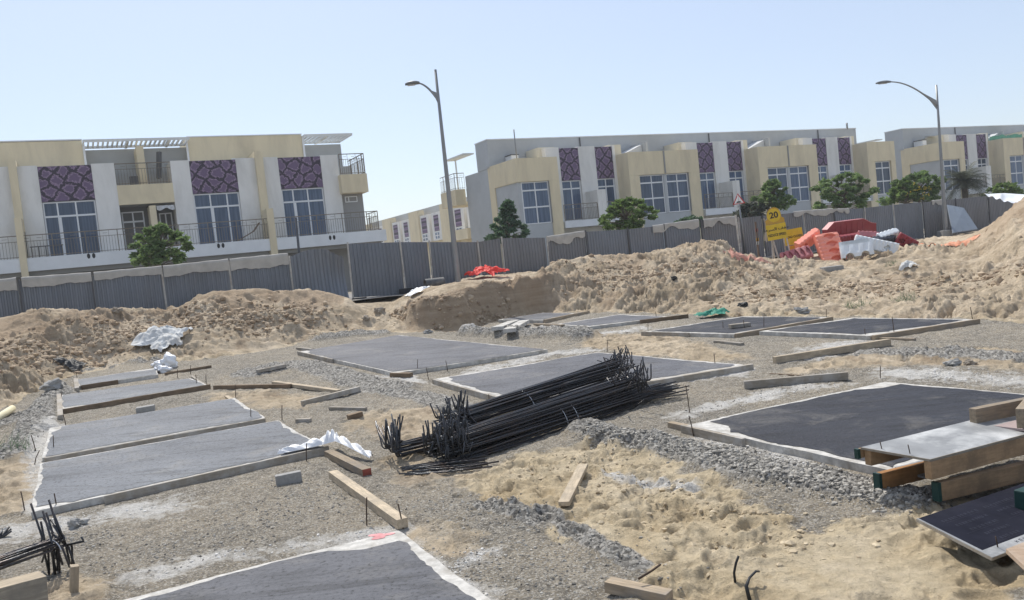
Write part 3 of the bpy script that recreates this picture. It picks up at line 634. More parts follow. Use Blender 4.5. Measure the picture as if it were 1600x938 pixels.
for px, py, where in PINS:
    a = on_ground(px, py); tall = .42 if 'tall' in where else rp.uniform(.20, .30); ln = .16 if 'lean' in where else .05
    mb = MB(); dx, dy = rp.uniform(-ln, ln), rp.uniform(-ln, ln)*.6; mb.tube([(0, 0, -.1), (dx*.5, dy*.5, tall*.5), (dx, dy, tall)], .0075, 6)
    tag(mb.build('rebar_pin', MT['rust'], loc=a), 'short rebar pin ' + where, 'steel pin', 'rebar pins driven in round the slabs')
# ================================================================ bundles of bent reinforcing bars
def bar_mesh(L_, h0, h1, a0, a1, r, seed):
    rr_ = random.Random(seed); pts = []
    def bend(end, hl, an, sgn):
        out = []; R_ = .045
        for k in range(4):
            t = (k/3)*PI/2; s_ = end + sgn*(R_*math.sin(t)); z = R_*(1 - math.cos(t)); out.append((s_, z*math.sin(an), z*math.cos(an)))
        tilt = rr_.uniform(-.12, .12)
        out.append((end + sgn*R_ + tilt*hl, hl*math.sin(an), hl*math.cos(an))); return out
    left = bend(.05, h0, a0, -1)[::-1] if h0 else [(0, 0, 0)]
    right = bend(L_ - .05, h1, a1, 1) if h1 else [(L_, 0, 0)]
    sag = rr_.uniform(-.02, .02); wv = rr_.uniform(-.03, .03)
    mid = [(L_*t, wv*math.sin(PI*t), sag*math.sin(PI*t)) for t in (.25, .5, .75)]
    mb = MB(); mb.tube(left + mid + right, r, 6); return mb
def bundle(A, B, n, hw, hh, label, hook=(.36, .36), up=.66, L0=None, slide=.24, seed=0, r=.0095, spread=(0, 0), ties=(.4, .46), lift=0.02, fan=0.0, down=0):
    r = r*1.15
    rr_ = random.Random(seed); A = np.array(A, float); B = np.array(B, float); t = B - A; L_ = np.linalg.norm(t) if L0 is None else L0
    root = empty('rebar_bundle', A, math.atan2(t[1], t[0]), label, 'rebar', 'bundles of bent rebar'); pitch = -math.asin(np.clip(t[2]/np.linalg.norm(t), -1, 1)); root.rotation_euler = (0, pitch, math.atan2(t[1], t[0]))
    protos = []
    for k in range(min(n, 12)):
        h0 = hook[0]*rr_.uniform(.75, 1.15) if rr_.random() < .92 else 0; h1 = hook[1]*rr_.uniform(.75, 1.15) if rr_.random() < .92 else 0
        an = lambda: (rr_.gauss(0, .42) if rr_.random() < up else rr_.choice([-1.4, 1.4, -1.2, 2.6, -2.4])*rr_.uniform(.7, 1.1))
        if down: an = lambda: PI + rr_.gauss(0, .35) if rr_.random() < .75 else rr_.gauss(.2, .3)
        protos.append(bar_mesh(L_*rr_.uniform(.95, 1.02), h0, h1, an(), an(), r, seed*50 + k).build('bent_bar', MT['steel'], root))
    for k in range(n):
        o = protos[k] if k < len(protos) else protos[k % len(protos)].copy()
        if k >= len(protos): COL.objects.link(o); o.parent = root
        u = rr_.uniform(-1, 1); lay = rr_.random()
        zc = hh*math.sqrt(max(0, 1 - u*u))*(1 if lay > .45 else rr_.random()); yc = hw*u
        yaw = rr_.gauss(0, .018) + fan*rr_.uniform(-1, 1)
        o.location = (rr_.uniform(-slide, slide), yc, zc + lift); o.rotation_euler = (rr_.gauss(0, .12), rr_.gauss(0, .012) + fan*.25*rr_.uniform(-1, .3), yaw)
    for tt in ties:
        mb = MB(); pts = []
        for k in range(15):
            an = PI*k/14; pts.append((L_*tt, (hw + .015)*math.cos(an), lift + (hh + .018)*math.sin(an)))
        mb.tube(pts, .006, 5); mb.build('tie_wire', MT['wire'], root)
    return root
g1 = on_ground(700, 722); g2 = on_ground(992, 628)
bundle(g1, g2, 100, .30, .33, 'nearest thick bundle of black rebar with pale wire ties, hooked ends up', seed=1, ties=(.52, .58), hook=(.27, .25))
h1 = on_ground(716, 689) + [.0, .0, .10]; h2 = on_ground(972, 606) + [0, 0, .12]
bundle(h1, h2, 95, .30, .33, 'higher bundle of black rebar lying behind the nearest thick one', seed=2, ties=(.35,), hook=(.26, .22), up=.5)
k1 = on_ground(616, 716); k2 = on_ground(800, 672)
bundle(k1, k2, 34, .20, .16, 'low thin bundle of rebar with upright hooks sticking out furthest left', seed=3, ties=(), hook=(.42, 0), slide=.1, up=.85)
l1 = on_ground(900, 650); l2 = on_ground(1048, 621)
bundle(l1, l2, 44, .17, .14, 'loose fan of rebar ends spreading at the right of the rebar heap', seed=4, ties=(), hook=(.0, .0), slide=.22, fan=.13, lift=.05)
m1 = on_ground(640, 738); m2 = on_ground(760, 724)
bundle(m1, m2, 16, .22, .03, 'few straight bar ends lying on the ground at the left foot of the rebar heap', seed=6, ties=(), hook=(0, 0), slide=.15, fan=.18, lift=.01)
# stray bars sticking up from the heap
for (px, py, qx, qy, lb) in ((962, 590, 943, 558, 'single bar leaning up to the left out of the rebar heap top'), (965, 580, 976, 552, 'single bar leaning up to the right out of the rebar heap top'), (998, 600, 996, 571, 'upright bar at the right shoulder of the rebar heap'), (1003, 600, 1005, 580, 'shorter upright bar beside the one on the right shoulder of the heap')):
    a = P(px, py + 14, 13.2); b_ = P(qx, qy, 13.2); mb = MB(); mb.tube([np.zeros(3), b_ - a], .012, 6); tag(mb.build('bent_bar', MT['steel'], loc=a), lb, 'rebar', 'stray bars in the heap')
# small bundle at the lower left
a1 = on_ground(-70, 955) + [0, 0, .28]; a2 = on_ground(98, 898) + [0, 0, .32]
bundle(a1, a2, 26, .15, .09, 'small bundle of thick black bars at the left edge with hooked ends hanging down', seed=5, ties=(.93,), hook=(0, .36), down=1, r=.0095, slide=.10, lift=-.05)
for (qx, qy, lb) in ((84, 803, 'longest bar pointing up at the end of the small left bundle'), (83, 820, 'middle bar pointing up at the end of the small left bundle'), (80, 832, 'lowest bar pointing up at the end of the small left bundle')):
    a = a2 + [-.10, 0, -.02]; k = P(103, 852, a[1]); b_ = P(qx, qy, a[1]); mb = MB(); mb.tube([np.zeros(3), b_ - k], .011, 6); tag(mb.build('bent_bar', MT['steel'], loc=k), lb, 'rebar', 'stray bars in the small bundle')
mb = MB(); k = P(104, 852, a2[1]); mb.tube([np.zeros(3), P(131, 846, a2[1]) - k, P(127, 839, a2[1]) - k], .012, 6); tag(mb.build('bent_bar', MT['steel'], loc=k), 'bar with a kinked tip reaching right from the small left bundle', 'rebar', 'stray bars in the small bundle')
mb = MB()
for k in range(7):
    an = .2 + k*.42; mb.tube([(0, 0, 0), (.12*math.cos(an), .1*math.sin(an), .07 + .02*(k % 3))], .012, 5)
tag(mb.build('bar_offcuts', MT['steel'], loc=on_ground(2, 842)), 'dark tangle of short bars at the left edge above the small bundle', 'scrap steel')
# ================================================================ hoarding along the road
MT['sheet'] = mat('grey_corrugated_steel', (.185, .188, .198), .45, .12, 2.0, metal=.25, spec=.5, stain=(.16, .15, .14), stain_scale=1.2, stain_amt=.35, stretch=(1, 1, .25))
MT['sheet_cool'] = mat('blue_grey_corrugated_steel', (.175, .19, .215), .42, .12, 2.0, metal=.3, spec=.5, stain=(.15, .15, .15), stain_scale=1.2, stain_amt=.35, stretch=(1, 1, .25))
MT['post'] = mat('pale_painted_post', (.50, .48, .44), .6, .2, 6, stain=(.22, .16, .11), stain_scale=3, stain_amt=.7)
MT['post_dark'] = mat('dark_steel_post', (.09, .09, .095), .5, .2, 6, metal=.3)
MT['cloth'] = mat('dusty_shade_cloth', (.42, .40, .36), .95, .12, 3, bs_scale=9, bs_str=.5, bs_dist=.03)
MT['foot'] = mat('black_rubber_foot', (.03, .03, .032), .8, .2, 12)
def fence_pt(px, py, off=0.0):
    """point of the fence plane (off metres towards the camera) seen at a pixel"""
    q = ray(px, py); base = np.array([F0[0], F0[1], 0]) + N*off; t = ((base - CP) @ N)/(q @ N); return CP + q*t
def hoarding(name, label, tops, off, mcycle, posts_pale, hgt=2.1, cloth=(), lean=None, feet=()):
    """tops: list of (px, py) at the top of each post; one corrugated sheet between neighbours"""
    pts = [fence_pt(px, py, off) for px, py in tops]
    root = empty(name, (pts[0][0], pts[0][1], pts[0][2] - hgt), 0, label, 'fence'); base = np.array(root.location)
    for i in range(len(pts) - 1):
        a, b = pts[i], pts[i+1]; e = b - a; l = math.hypot(e[0], e[1]); ex = np.array([e[0]/l, e[1]/l, 0]); nx = np.array([ex[1], -ex[0], 0])
        mb = MB(); prof = []; pitch = .20; k = 0; x = .03
        while x < l - .03:
            for (dx, dy) in ((0, 0), (.05, 0), (.075, .032), (.125, .032)):
                if x + dx < l - .03: prof.append((x + dx, dy))
            x += pitch*.75
        prof.append((l - .03, 0)); vs = []; ni = len(prof); rr_ = random.Random(int(tops[i][0]*7)); bow = rr_.uniform(-.05, .07)
        rows = (0, .35, .7, 1.0)
        for f_ in rows:
            for (x, dy) in prof:
                c = a + e*(x/l); z = c[2] - hgt + hgt*f_ - .015; bw = bow*math.sin(PI*x/l)*math.sin(PI*f_*.9)
                c = c + nx*(dy + bw); vs.append((c[0] - base[0], c[1] - base[1], z - base[2]))
        fs = [(j*ni + q_, j*ni + q_ + 1, (j+1)*ni + q_ + 1, (j+1)*ni + q_) for j in range(len(rows) - 1) for q_ in range(ni - 1)]
        mb.add(vs, fs); mb.build('corrugated_sheet', mcycle[i % len(mcycle)], root, fixn=False)
    for i, c in enumerate(pts):
        mb = MB(); rr_ = random.Random(i + int(off*10)); th = .05
        t0 = np.array([c[0] - base[0], c[1] - base[1], c[2] - hgt - base[2] - .1]) + N*.07; t1 = np.array([c[0] - base[0] + rr_.uniform(-.05, .05), c[1] - base[1], c[2] - base[2] + .05]) + N*.07
        mb.beam(t0, t1, th, th, up=N); mb.build('post', MT['post'] if posts_pale[i % len(posts_pale)] else MT['post_dark'], root)
        if i in feet:
            mb = MB(); mb.box(t0[0] - .26, t0[0] + .26, t0[1] - .2, t0[1] + .2, t0[2] + .1, t0[2] + .32); mb.build('ballast_foot', MT['foot'], root, bevel=.03)
    for (pa, pb, drop, seed) in cloth:
        A, B = fence_pt(pa[0], pa[1], off), fence_pt(pb[0], pb[1], off); mb = MB(); n_ = max(6, int(np.linalg.norm(B - A)/.12)); rr_ = random.Random(seed); ph = rr_.uniform(0, 6)
        def cl(u, v):
            c = A + (B - A)*u; rg_ = .07 if seed < 6 else .30; d_ = drop*(.92 + rg_*math.sin(u*7 + ph) + rg_*.5*math.sin(u*19 + ph*2)); edge = rg_*.10*math.sin(u*14 + ph) + .012*math.sin(u*41 + ph)
            w = .085 + .012*math.sin(u*31 + ph + v*3) + .015*v
            if v < .25: p = c + N*(-.04 + .125*v/.25) + np.array([0, 0, .012 + .006*math.sin(u*19 + ph)])
            else: p = c + N*w + np.array([0, 0, .012 - d_*(v - .25)/.75 + edge*v])
            return p - base
        mb.grid(cl, n_, 6); mb.build('cloth_strip', MT['cloth'], root, fixn=False)
    return root
SA, SB = MT['sheet'], MT['sheet_cool']
hoarding('hoarding_fence', 'left run of grey corrugated hoarding with dusty cloth folded over its top', [(-80, 452), (28, 439), (143, 431), (253, 421), (357, 411), (451, 402)], .5, [SB], [0, 0, 0, 1, 1, 1], hgt=2.0,
         cloth=[((-78, 447), (25, 434), .42, 1), ((33, 434), (142, 426), .36, 2), ((146, 426), (252, 416), .30, 3), ((254, 416), (356, 405), .42, 4), ((358, 405), (449, 396), .48, 5)])
hoarding('hoarding_fence', 'long right run of grey corrugated hoarding from the gap past both lamp posts', [(541, 381), (625, 378), (668, 378), (706, 378), (746, 378), (782, 372), (852, 371), (914, 362), (980, 358), (1036, 352), (1093, 344), (1152, 341), (1190, 337), (1254, 331), (1302, 328), (1348, 325), (1394, 320), (1440, 316), (1492, 311), (1542, 306), (1592, 318), (1640, 322)], 0,
         [SB, SB, SB, SA, SA, SA, SA], [1, 1, 1, 1, 1, 1, 1, 0, 0, 0, 0, 1, 0, 1, 0, 1, 1, 0, 0, 0, 0, 0], feet=(1,),
         cloth=[((854, 370), (912, 361), .38, 6), ((1018, 353), (1090, 343), .36, 7), ((1097, 343), (1148, 338), .38, 8), ((1238, 331), (1300, 326), .30, 9), ((1300, 327), (1318, 326), .2, 10), ((1312, 327), (1325, 326), .25, 11), ((1454, 314), (1472, 312), .28, 12)])
# buckled sheet at the end of the left run
A, B = fence_pt(452, 402, .45), fence_pt(534, 391, .75); Bb = fence_pt(546, 469, .9); Ab = A - [0, 0, 2.05]
root_c = (A + B)/2; root_c[2] = Ab[2]
mb = MB()
def buck(u, v):
    top = A + (B - A)*u + np.array([0, 0, .17*math.sin(PI*min(1, u*1.15)) - .26*max(0, u - .72)/.28]); bot = Ab + (Bb - Ab)*u
    p = bot + (top - bot)*v; p = p + N*(.028*math.copysign(min(1, abs(1.6*math.sin(u*46))), math.sin(u*46)) + .28*max(0, u - .6)*v - .16*math.sin(PI*v)*u)
    return p - root_c
mb.grid(buck, 130, 12); o = mb.build('corrugated_sheet', SB, loc=root_c, fixn=False); tag(o, 'bent and buckled corrugated sheet at the open end of the left hoarding', 'metal sheet')
# blue grey board leaning by the second lamp
A = P(1480, 320, 48.6); B = P(1506, 325, 48.6); C_ = P(1528, 358, 47.2); D_ = P(1489, 364, 46.2)
c = (A + B + C_ + D_)/4; nn = np.cross(B - A, D_ - A); nn /= np.linalg.norm(nn)
mb = MB(); mb.prism([A - c, B - c, C_ - c, D_ - c], nn*.06)
for t in (.36, .70):
    a, b_ = A + (B - A)*t, D_ + (C_ - D_)*t; mb.beam(a - c + nn*(-.012 if nn @ N < 0 else .072), b_ - c + nn*(-.012 if nn @ N < 0 else .072), .03, .02, up=nn)
tag(mb.build('leaning_board', mat('blue_grey_panel', (.21, .245, .285), .5, .08, 2), loc=c), 'blue grey panel leaning on the fence behind the right lamp post', 'panel')
# ================================================================ road beyond the gap
def road_strip():
    mb = MB(); ts = np.linspace(-40, 75, 60)
    for j, (o0, o1, dz_) in enumerate(((1.9, -9.5, .02),)):
        vs = []
        for t in ts:
            for o_ in (o0, o1):
                p = np.array([F0[0], F0[1], 0]) + D*t + N*o_; th = p[0]/p[1]; vs.append((p[0], p[1], float(road_h(th)) + dz_ if o_ < 0 else float(road_h(th)) + dz_))
        n_ = len(ts); mb.add(vs, [(2*i, 2*i+1, 2*i+3, 2*i+2) for i in range(n_ - 1)])
    return mb
m = mat('dusty_asphalt', (.17, .165, .16), .9, .15, 5, stain=(.36, .32, .26), stain_scale=.8, stain_amt=.7, bs_scale=60, bs_str=.3, bs_dist=.005)
tag(road_strip().build('road', m, fixn=False), kind='structure')
# ================================================================ street lamps
MT['lamp_steel'] = mat('galvanised_lamp_steel', (.25, .255, .255), .42, .08, 3, metal=.45, spec=.5, stain=(.24, .21, .17), stain_scale=1.4, stain_amt=.35)
MT['lamp_head'] = mat('lamp_head_grey', (.16, .17, .18), .5, .1, 4)
MT['lamp_lens'] = mat('lamp_lens', (.45, .46, .46), .2, .05, 4)
def lamp(px, py, Y, toppx, label, armpx, h=8.7, foot=True, armlen=1.5, headw=1.0):
    b = P(px, py, Y); t = P(*toppx, Y); H_ = t[2] - b[2]; k = P(armpx[0], armpx[1], Y); lean = (t - b)/H_
    root = empty('street_lamp', b, 0, label, 'street lamp', 'street lamps along the road')
    mb = MB(); mb.tube([(lean[0]*z, 0, z) for z in (-.5, 0, H_*.35, H_*.7, H_)], [.115, .115, .095, .07, .05], 14); mb.build('pole', MT['lamp_steel'], root)
    j = H_*.855; ax = k[0] - b[0]; az_ = k[2] - b[2]
    p0 = np.array([lean[0]*j, 0, j]); p3 = np.array([ax + .25, 0, az_]); p1 = p0 + np.array([(p3[0] - p0[0])*.33, 0, (p3[2] - p0[2])*.62]); p2 = p0 + np.array([(p3[0] - p0[0])*.66, 0, (p3[2] - p0[2])*.98])
    pts = []
    for i in range(13):
        t_ = i/12; pts.append((1-t_)**3*p0 + 3*(1-t_)**2*t_*p1 + 3*(1-t_)*t_*t_*p2 + t_**3*p3)
    mb = MB(); mb.tube(pts, [.05 - .02*i/12 for i in range(13)], 10); mb.build('arm', MT['lamp_steel'], root)
    mb = MB(); q0 = p0 + [0, -.02, -.25]; q1 = p0 + [0, -.02, .32]; q2 = pts[4] + [0, -.02, .03]; mb.prism([q0, pts[2] + [0, -.02, -.05], q2, q1], (0, .04, 0)); mb.build('gusset', MT['lamp_steel'], root)
    mb = MB(); c = p3; ring = []
    nseg = 12; rows = []
    for i in range(nseg + 1):
        u = i/nseg; x = c[0] + .12 - .72*headw*u; w = .17*math.sin(PI*min(1, .12 + u*.92))**.6 + .01; zt = .10*math.sin(PI*min(1, .1 + u*.85))**.7; rows.append((x, w, zt))
    vs = []
    for x, w, zt in rows:
        for a_ in range(10):
            an = 2*PI*a_/10; zz = math.sin(an); vs.append((x, w*math.cos(an), c[2] + (zt if zz > 0 else .055)*zz))
    fs = [(i*10 + a_, i*10 + (a_+1) % 10, (i+1)*10 + (a_+1) % 10, (i+1)*10 + a_) for i in range(nseg) for a_ in range(10)] + [tuple(range(10)), tuple(range(nseg*10, nseg*10 + 10))]
    mb.add(vs, fs, smooth=True); hd = mb.build('lamp_head', MT['lamp_head'], root)
    mb = MB(); mb.box(c[0] - .46*headw, c[0] - .06, -.10, .10, c[2] - .075, c[2] - .048); mb.build('lens', MT['lamp_lens'], hd, bevel=.02)
    if foot:
        mb = MB(); mb.box(-.34, .34, -.34, .34, -.25, .14); mb.build('plinth', MT['grey_block'], root, bevel=.03)
        mb = MB(); mb.box(-.2, .2, -.2, .2, .14, .17); mb.build('base_plate', MT['lamp_steel'], root)
    return root
lamp(716.5, 446, 33.2, (680.2, 109), 'lamp post on the left with a short arm, rising beside the red netting', (641, 131), foot=False, headw=.8)
lamp(1478, 364, 47.0, (1463, 133), 'lamp post on the right with a long curved arm, on a concrete plinth', (1381, 129), headw=1.15)
# ================================================================ signs
def text_mesh(body, size, parent, loc, rot, m, name='lettering', align='CENTER', ext=.002, squeeze=1.0):
    cu = bpy.data.curves.new(name, 'FONT'); cu.body = body; cu.size = size; cu.align_x = align; cu.align_y = 'CENTER'; cu.extrude = ext; cu.offset = size*.022
    to = bpy.data.objects.new(name + '_src', cu); COL.objects.link(to); bpy.context.view_layer.update()
    dg = bpy.context.evaluated_depsgraph_get(); me = bpy.data.meshes.new_from_object(to.evaluated_get(dg)); bpy.data.objects.remove(to)
    me.materials.clear(); me.materials.append(m); o = bpy.data.objects.new(name, me); COL.objects.link(o); o.parent = parent; o.location = loc; o.rotation_euler = rot; o.scale = (squeeze, 1, 1); return o
MT['sign_yellow'] = mat('yellow_sign_board', (.62, .43, .02), .55, .08, 4, stain=(.42, .28, .06), stain_scale=3, stain_amt=.4)
MT['sign_amber'] = mat('amber_sign_board', (.50, .29, .03), .6, .1, 4, stain=(.30, .19, .05), stain_scale=3, stain_amt=.5)
MT['ink'] = mat('sign_black', (.015, .015, .016), .6, .1, 5)
MT['sign_white'] = mat('sign_white', (.75, .75, .73), .5, .05, 4)
MT['sign_red'] = mat('sign_red', (.50, .035, .03), .5, .1, 4)
MT['brown_post'] = mat('brown_post', (.14, .10, .075), .8, .2, 6)
def face_cam(p, extra=0.0): return math.atan2(-p[0], p[1]) + extra
# speed sign on a trestle
b = P(1221, 403, 36.5); sc_ = 36.5/FPX
root = empty('road_sign', b, face_cam(b) - .12, 'yellow trestle sign showing 20 above a reduce speed board', 'road sign'); root.rotation_euler = (0, math.radians(-5.0), face_cam(b) - .12)
y0 = 1.10
mb = MB()
for (x0, x1) in ((-.40, -.20), (-.12, -.28), (.38, .34)): mb.beam((x0, .15, -.15), (x1, 0, y0 + .2), .05, .05)
mb.beam((.15, .55, -.1), (.25, .02, y0 + .2), .05, .05); mb.beam((-.35, .5, -.1), (-.25, .02, y0 + .2), .05, .05)
mb.build('trestle', MT['post'], root)
bd = MB(); bd.box(-.42, .42, -.03, 0, y0 - .28, y0 + .40); bo = bd.build('text_board', MT['sign_yellow'], root)
text_mesh('REDUCE SPEED', .155, bo, (0, -.034, y0 - .08), (PI/2, 0, 0), MT['ink'], squeeze=.72, ext=.003)
text_mesh('\uFE94\uFECB\uFEAE\uFEB4\uFEDF\uFE8D \uFED2\uFED4\uFEA7', .17, bo, (0, -.034, y0 + .18), (PI/2, 0, 0), MT['ink'], squeeze=1.25, ext=.004)
tp = MB(); tp.prism([(-.40, 0, y0 + .41), (.40, 0, y0 + .41), (.40, 0, y0 + .60), (.30, 0, y0 + .66)] + [(.30*math.cos(a_), 0, y0 + .80 + .33*math.sin(a_)) for a_ in np.linspace(0, PI, 15)] + [(-.30, 0, y0 + .66), (-.40, 0, y0 + .60)], (0, .03, 0)); to = tp.build('top_board', MT['sign_amber'], root)
ds = MB(); ds.prism([(.29*math.cos(a_), -.004, y0 + .78 + .29*math.sin(a_)) for a_ in np.linspace(0, 2*PI, 29)[:-1]], (0, .003, 0)); ds.build('disc', MT['sign_yellow'], to)
text_mesh('20', .37, to, (0, -.008, y0 + .78), (PI/2, 0, 0), MT['ink'], ext=.004)
# second board
b = P(1246, 402, 37.2)
root = empty('road_sign', b, face_cam(b) - .1, 'smaller yellow road closed board partly behind the speed sign', 'road sign'); root.rotation_euler = (0, math.radians(-5), face_cam(b) - .1)
mb = MB(); mb.beam((-.26, .02, -.2), (-.26, .02, 1.0), .07, .05); mb.beam((.30, .02, -.2), (.30, .02, 1.0), .05, .05); mb.build('post', MT['brown_post'], root)
bd = MB(); bd.box(-.44, .40, -.03, 0, .58, 1.28); bo = bd.build('text_board', MT['sign_yellow'], root)
text_mesh('ROAD CLOSED', .135, bo, (.02, -.034, .93), (PI/2, 0, 0), MT['ink'], squeeze=.78, ext=.003)
mb = MB(); mb.prism([(-.28, -.02, .55), (-.02, -.02, .55), (-.06, -.02, .30), (-.14, -.02, .10), (-.22, -.02, .10), (-.24, -.02, .32)], (0, .03, 0)); mb.build('amber_flag', mat('amber_cloth', (.62, .30, .03), .8, .15, 6), root)
# triangle warning sign
b = P(1165, 400, 41.9); t = P(1160, 302, 41.9)
root = empty('warning_sign', b, face_cam(b) - .15, 'white triangular hump warning sign with red border, above the fence top', 'road sign'); root.rotation_euler = (0, math.radians(-2.0), face_cam(b) - .15)
H_ = t[2] - b[2]; mb = MB(); mb.tube([(0, .03, -.2), (0, .03, H_ - .05)], .04, 10); mb.build('post', MT['lamp_steel'], root)
def tri(sz, yy, zc): return [(-sz*.5, yy, zc - sz*.30), (sz*.5, yy, zc - sz*.30), (0, yy, zc + sz*.57)]
mb = MB(); mb.prism(tri(.62, 0, H_ - .33), (0, .02, 0)); bo = mb.build('red_border', MT['sign_red'], root, bevel=.006)
mb = MB(); mb.prism(tri(.46, -.004, H_ - .338), (0, .003, 0)); mb.build('white_face', MT['sign_white'], bo)
mb = MB(); mb.prism([(-.14, -.008, H_ - .455), (.14, -.008, H_ - .455)] + [(.11*math.cos(a_), -.008, H_ - .44 + .07*math.sin(a_)) for a_ in np.linspace(0, PI, 9)], (0, .003, 0)); mb.build('hump_symbol', MT['ink'], bo)
# pale post in front of the fence and the red white delineator
b = P(1156.5, 400, 40.6); mb = MB(); mb.beam((0, 0, -.2), (-.03, 0, 2.0), .10, .06); tag(mb.build('fence_post', MT['post'], loc=b), 'tall pale post standing in front of the fence below the triangle sign', 'post')
b = P(1186, 404, 37.5); root = empty('barrier_post', b, 0, 'rusty post with orange and white bands left of the speed sign', 'post')
mb = MB(); mb.beam((0, 0, -.2), (-.02, 0, 1.65), .09, .06); mb.build('post', MT['brown_post'], root)
for z0, mm in ((.62, MT['sign_white']), (.78, MT['sign_amber']), (1.2, mat('faded_red', (.35, .12, .10), .8, .2, 6))):
    mb = MB(); mb.box(-.06, .045, -.045, -.031, z0, z0 + .14); mb.build('band', mm, root)
mb = MB(); c = P(1190, 352, 37.6) - b; mb.grid(lambda u, v: (c[0] + .05 + .16*u + .05*math.sin(v*5), -.05 + .04*math.sin(u*9), c[2] + .25 - 1.0*v + .05*math.sin(u*7)), 6, 12); mb.build('torn_cloth', MT['cloth'], root, fixn=False)
# ================================================================ water filled barriers
def barrier_mesh(L_=2.0, H_=.85, wb=.56, wt=.18, slots=2, ribs=9, seed=0):
    """plastic traffic barrier: splayed foot, upright top, ribbed flanks, arched fork slots through the foot"""
    mb = MB(); nx = 84; prof = []
    xs = np.linspace(-L_/2, L_/2, nx + 1); rows = []
    for x in xs:
        u = (x + L_/2)/L_; rib = .012*math.copysign(min(1, abs(2.2*math.sin(u*ribs*PI))), math.sin(u*ribs*PI)); endt = min(1, (L_/2 - abs(x))/.10); ek = .80 + .20*math.sqrt(max(0, endt))
        zb = 0
        for k in range(slots):
            xc = L_*((k + .5)/slots - .5)*.95; d_ = abs(x - xc)/(.17 if slots < 3 else .12)
            if d_ < 1: zb = max(zb, .19*math.sqrt(1 - d_*d_))
        hb = lambda z: (wb/2 if z < .16 else (wb/2 + (wt/2 + .05 - wb/2)*(z - .16)/.24 if z < .40 else wt/2 + .05*(1 - (z - .40)/(H_ - .40))))
        zs = [zb, max(zb, .16), .28, .40, .58, .74, H_ - .04, H_]
        half = [((hb(z) + (rib if .2 < z < H_ - .1 else 0))*ek if i < 7 else wt/2 - .03, z) for i, z in enumerate(zs)]
        rows.append([(x, -w, z) for w, z in half] + [(x, w, z) for w, z in half[::-1]])
    m_ = len(rows[0]); vs = [p for r_ in rows for p in r_]
    fs = [(i*m_ + j, i*m_ + (j+1) % m_, (i+1)*m_ + (j+1) % m_, (i+1)*m_ + j) for i in range(nx) for j in range(m_)] + [tuple(range(m_))[::-1], tuple(range(nx*m_, nx*m_ + m_))]
    mb.add(vs, fs); return mb
MT['b_coral'] = mat('sunfaded_coral_plastic', (.88, .29, .20), .5, .08, 4, stain=(.80, .46, .38), stain_scale=1.6, stain_amt=.4)
MT['b_red'] = mat('dark_red_plastic', (.24, .022, .030), .5, .1, 4, stain=(.30, .10, .09), stain_scale=1.5, stain_amt=.4)
MT['b_pink'] = mat('faded_pink_plastic', (.44, .14, .15), .55, .1, 4, stain=(.46, .26, .24), stain_scale=1.5, stain_amt=.5)
MT['b_white'] = mat('white_plastic', (.72, .76, .78), .45, .05, 4, stain=(.5, .48, .43), stain_scale=1.5, stain_amt=.35)
def place(mb, m, loc, ex, ez, label, name='plastic_barrier', cat='traffic barrier', group='plastic barriers dumped in a heap', parent=None):
    """ex: direction of the long axis, ez: direction of its top"""
    ex = np.array(ex, float); ex /= np.linalg.norm(ex); ez = np.array(ez, float); ez -= ex*(ez @ ex); ez /= np.linalg.norm(ez); ey = np.cross(ez, ex)
    o = mb.build(name, m, parent); o.matrix_world = Matrix.Translation(loc) @ Matrix((ex, ey, ez)).transposed().to_4x4(); return tag(o, label, cat, group)
VX = np.array([.94, -.33, 0]); VY = np.array([.33, .94, 0]); VZ = np.array([0, 0, 1.])   # picture-right / away / up at the heap
def at(px, py, Y): return P(px, py, Y)
# long dark red one behind: chamfered ends
def long_barrier(L_, H_, w):
    mb = MB(); c = .42
    poly = [(-L_/2, 0, 0), (L_/2, 0, 0), (L_/2, 0, H_*.68), (L_/2 - .3, 0, H_*.74), (L_/2 - .75, 0, H_), (-L_/2 + c, 0, H_*.97), (-L_/2, 0, H_*.60)]
    mb.prism([(x, -w/2, z) for x, y, z in poly], (0, w, 0))
    for x in np.linspace(-L_/2 + .5, L_/2 - .8, 6): mb.box(x - .02, x + .02, -w/2 - .012, w/2 + .012, .06, H_ - .1)
    return mb
def pocket_barrier(L_, H_, th, pockets, ribs, pw=.42, ph=.13):
    """barrier seen on its broad flank: half moon pockets moulded into the face, ribs along the edges. x = length, z = height, -y = the face"""
    mb = MB(); nu, nv = 90, 44; seg = L_/pockets
    def face(u, v, s_=1):
        x = (u - .5)*L_; z = (v - .0)*H_; dpt = 0.0
        for k in range(pockets):
            xc = (k + .5)*seg - L_/2; dx = (x - xc)/(ph); dzz = (z - H_*.42)/(H_*pw*.5)
            q_ = dx*dx + dzz*dzz*(1.0 if dx > -.2 else 3)
            if abs(dx) < 1 and abs(dzz) < 1 and q_ < 1: dpt = max(dpt, .16*min(1, (1 - q_)*4))
        rb_ = .018*math.sin(u*ribs*2*PI)*(1 if (v < .22 or v > .72) else .35); edge = .05*max(0, 1 - min(v, 1 - v)/.10)**2 + .03*max(0, 1 - min(u, 1 - u)/.05)**2
        return (x, -th/2 - rb_ + dpt + edge, z)
    o0 = len(mb.v); mb.grid(face, nu, nv, smooth=False); mb.grid(lambda u, v: (face(u, v)[0], -face(u, v)[1], face(u, v)[2]), nu, nv, smooth=False)
    W_ = nu + 1; n1 = W_*(nv + 1); rim = [i for i in range(W_)] + [j*W_ + nu for j in range(1, nv + 1)] + [nv*W_ + i for i in range(nu - 1, -1, -1)] + [j*W_ for j in range(nv - 1, 0, -1)]
    for i in range(len(rim)): a, b = rim[i], rim[(i + 1) % len(rim)]; mb.f.append((o0 + a, o0 + b, o0 + b + n1, o0 + a + n1)); mb.m.append(0); mb.sm.append(False)
    return mb
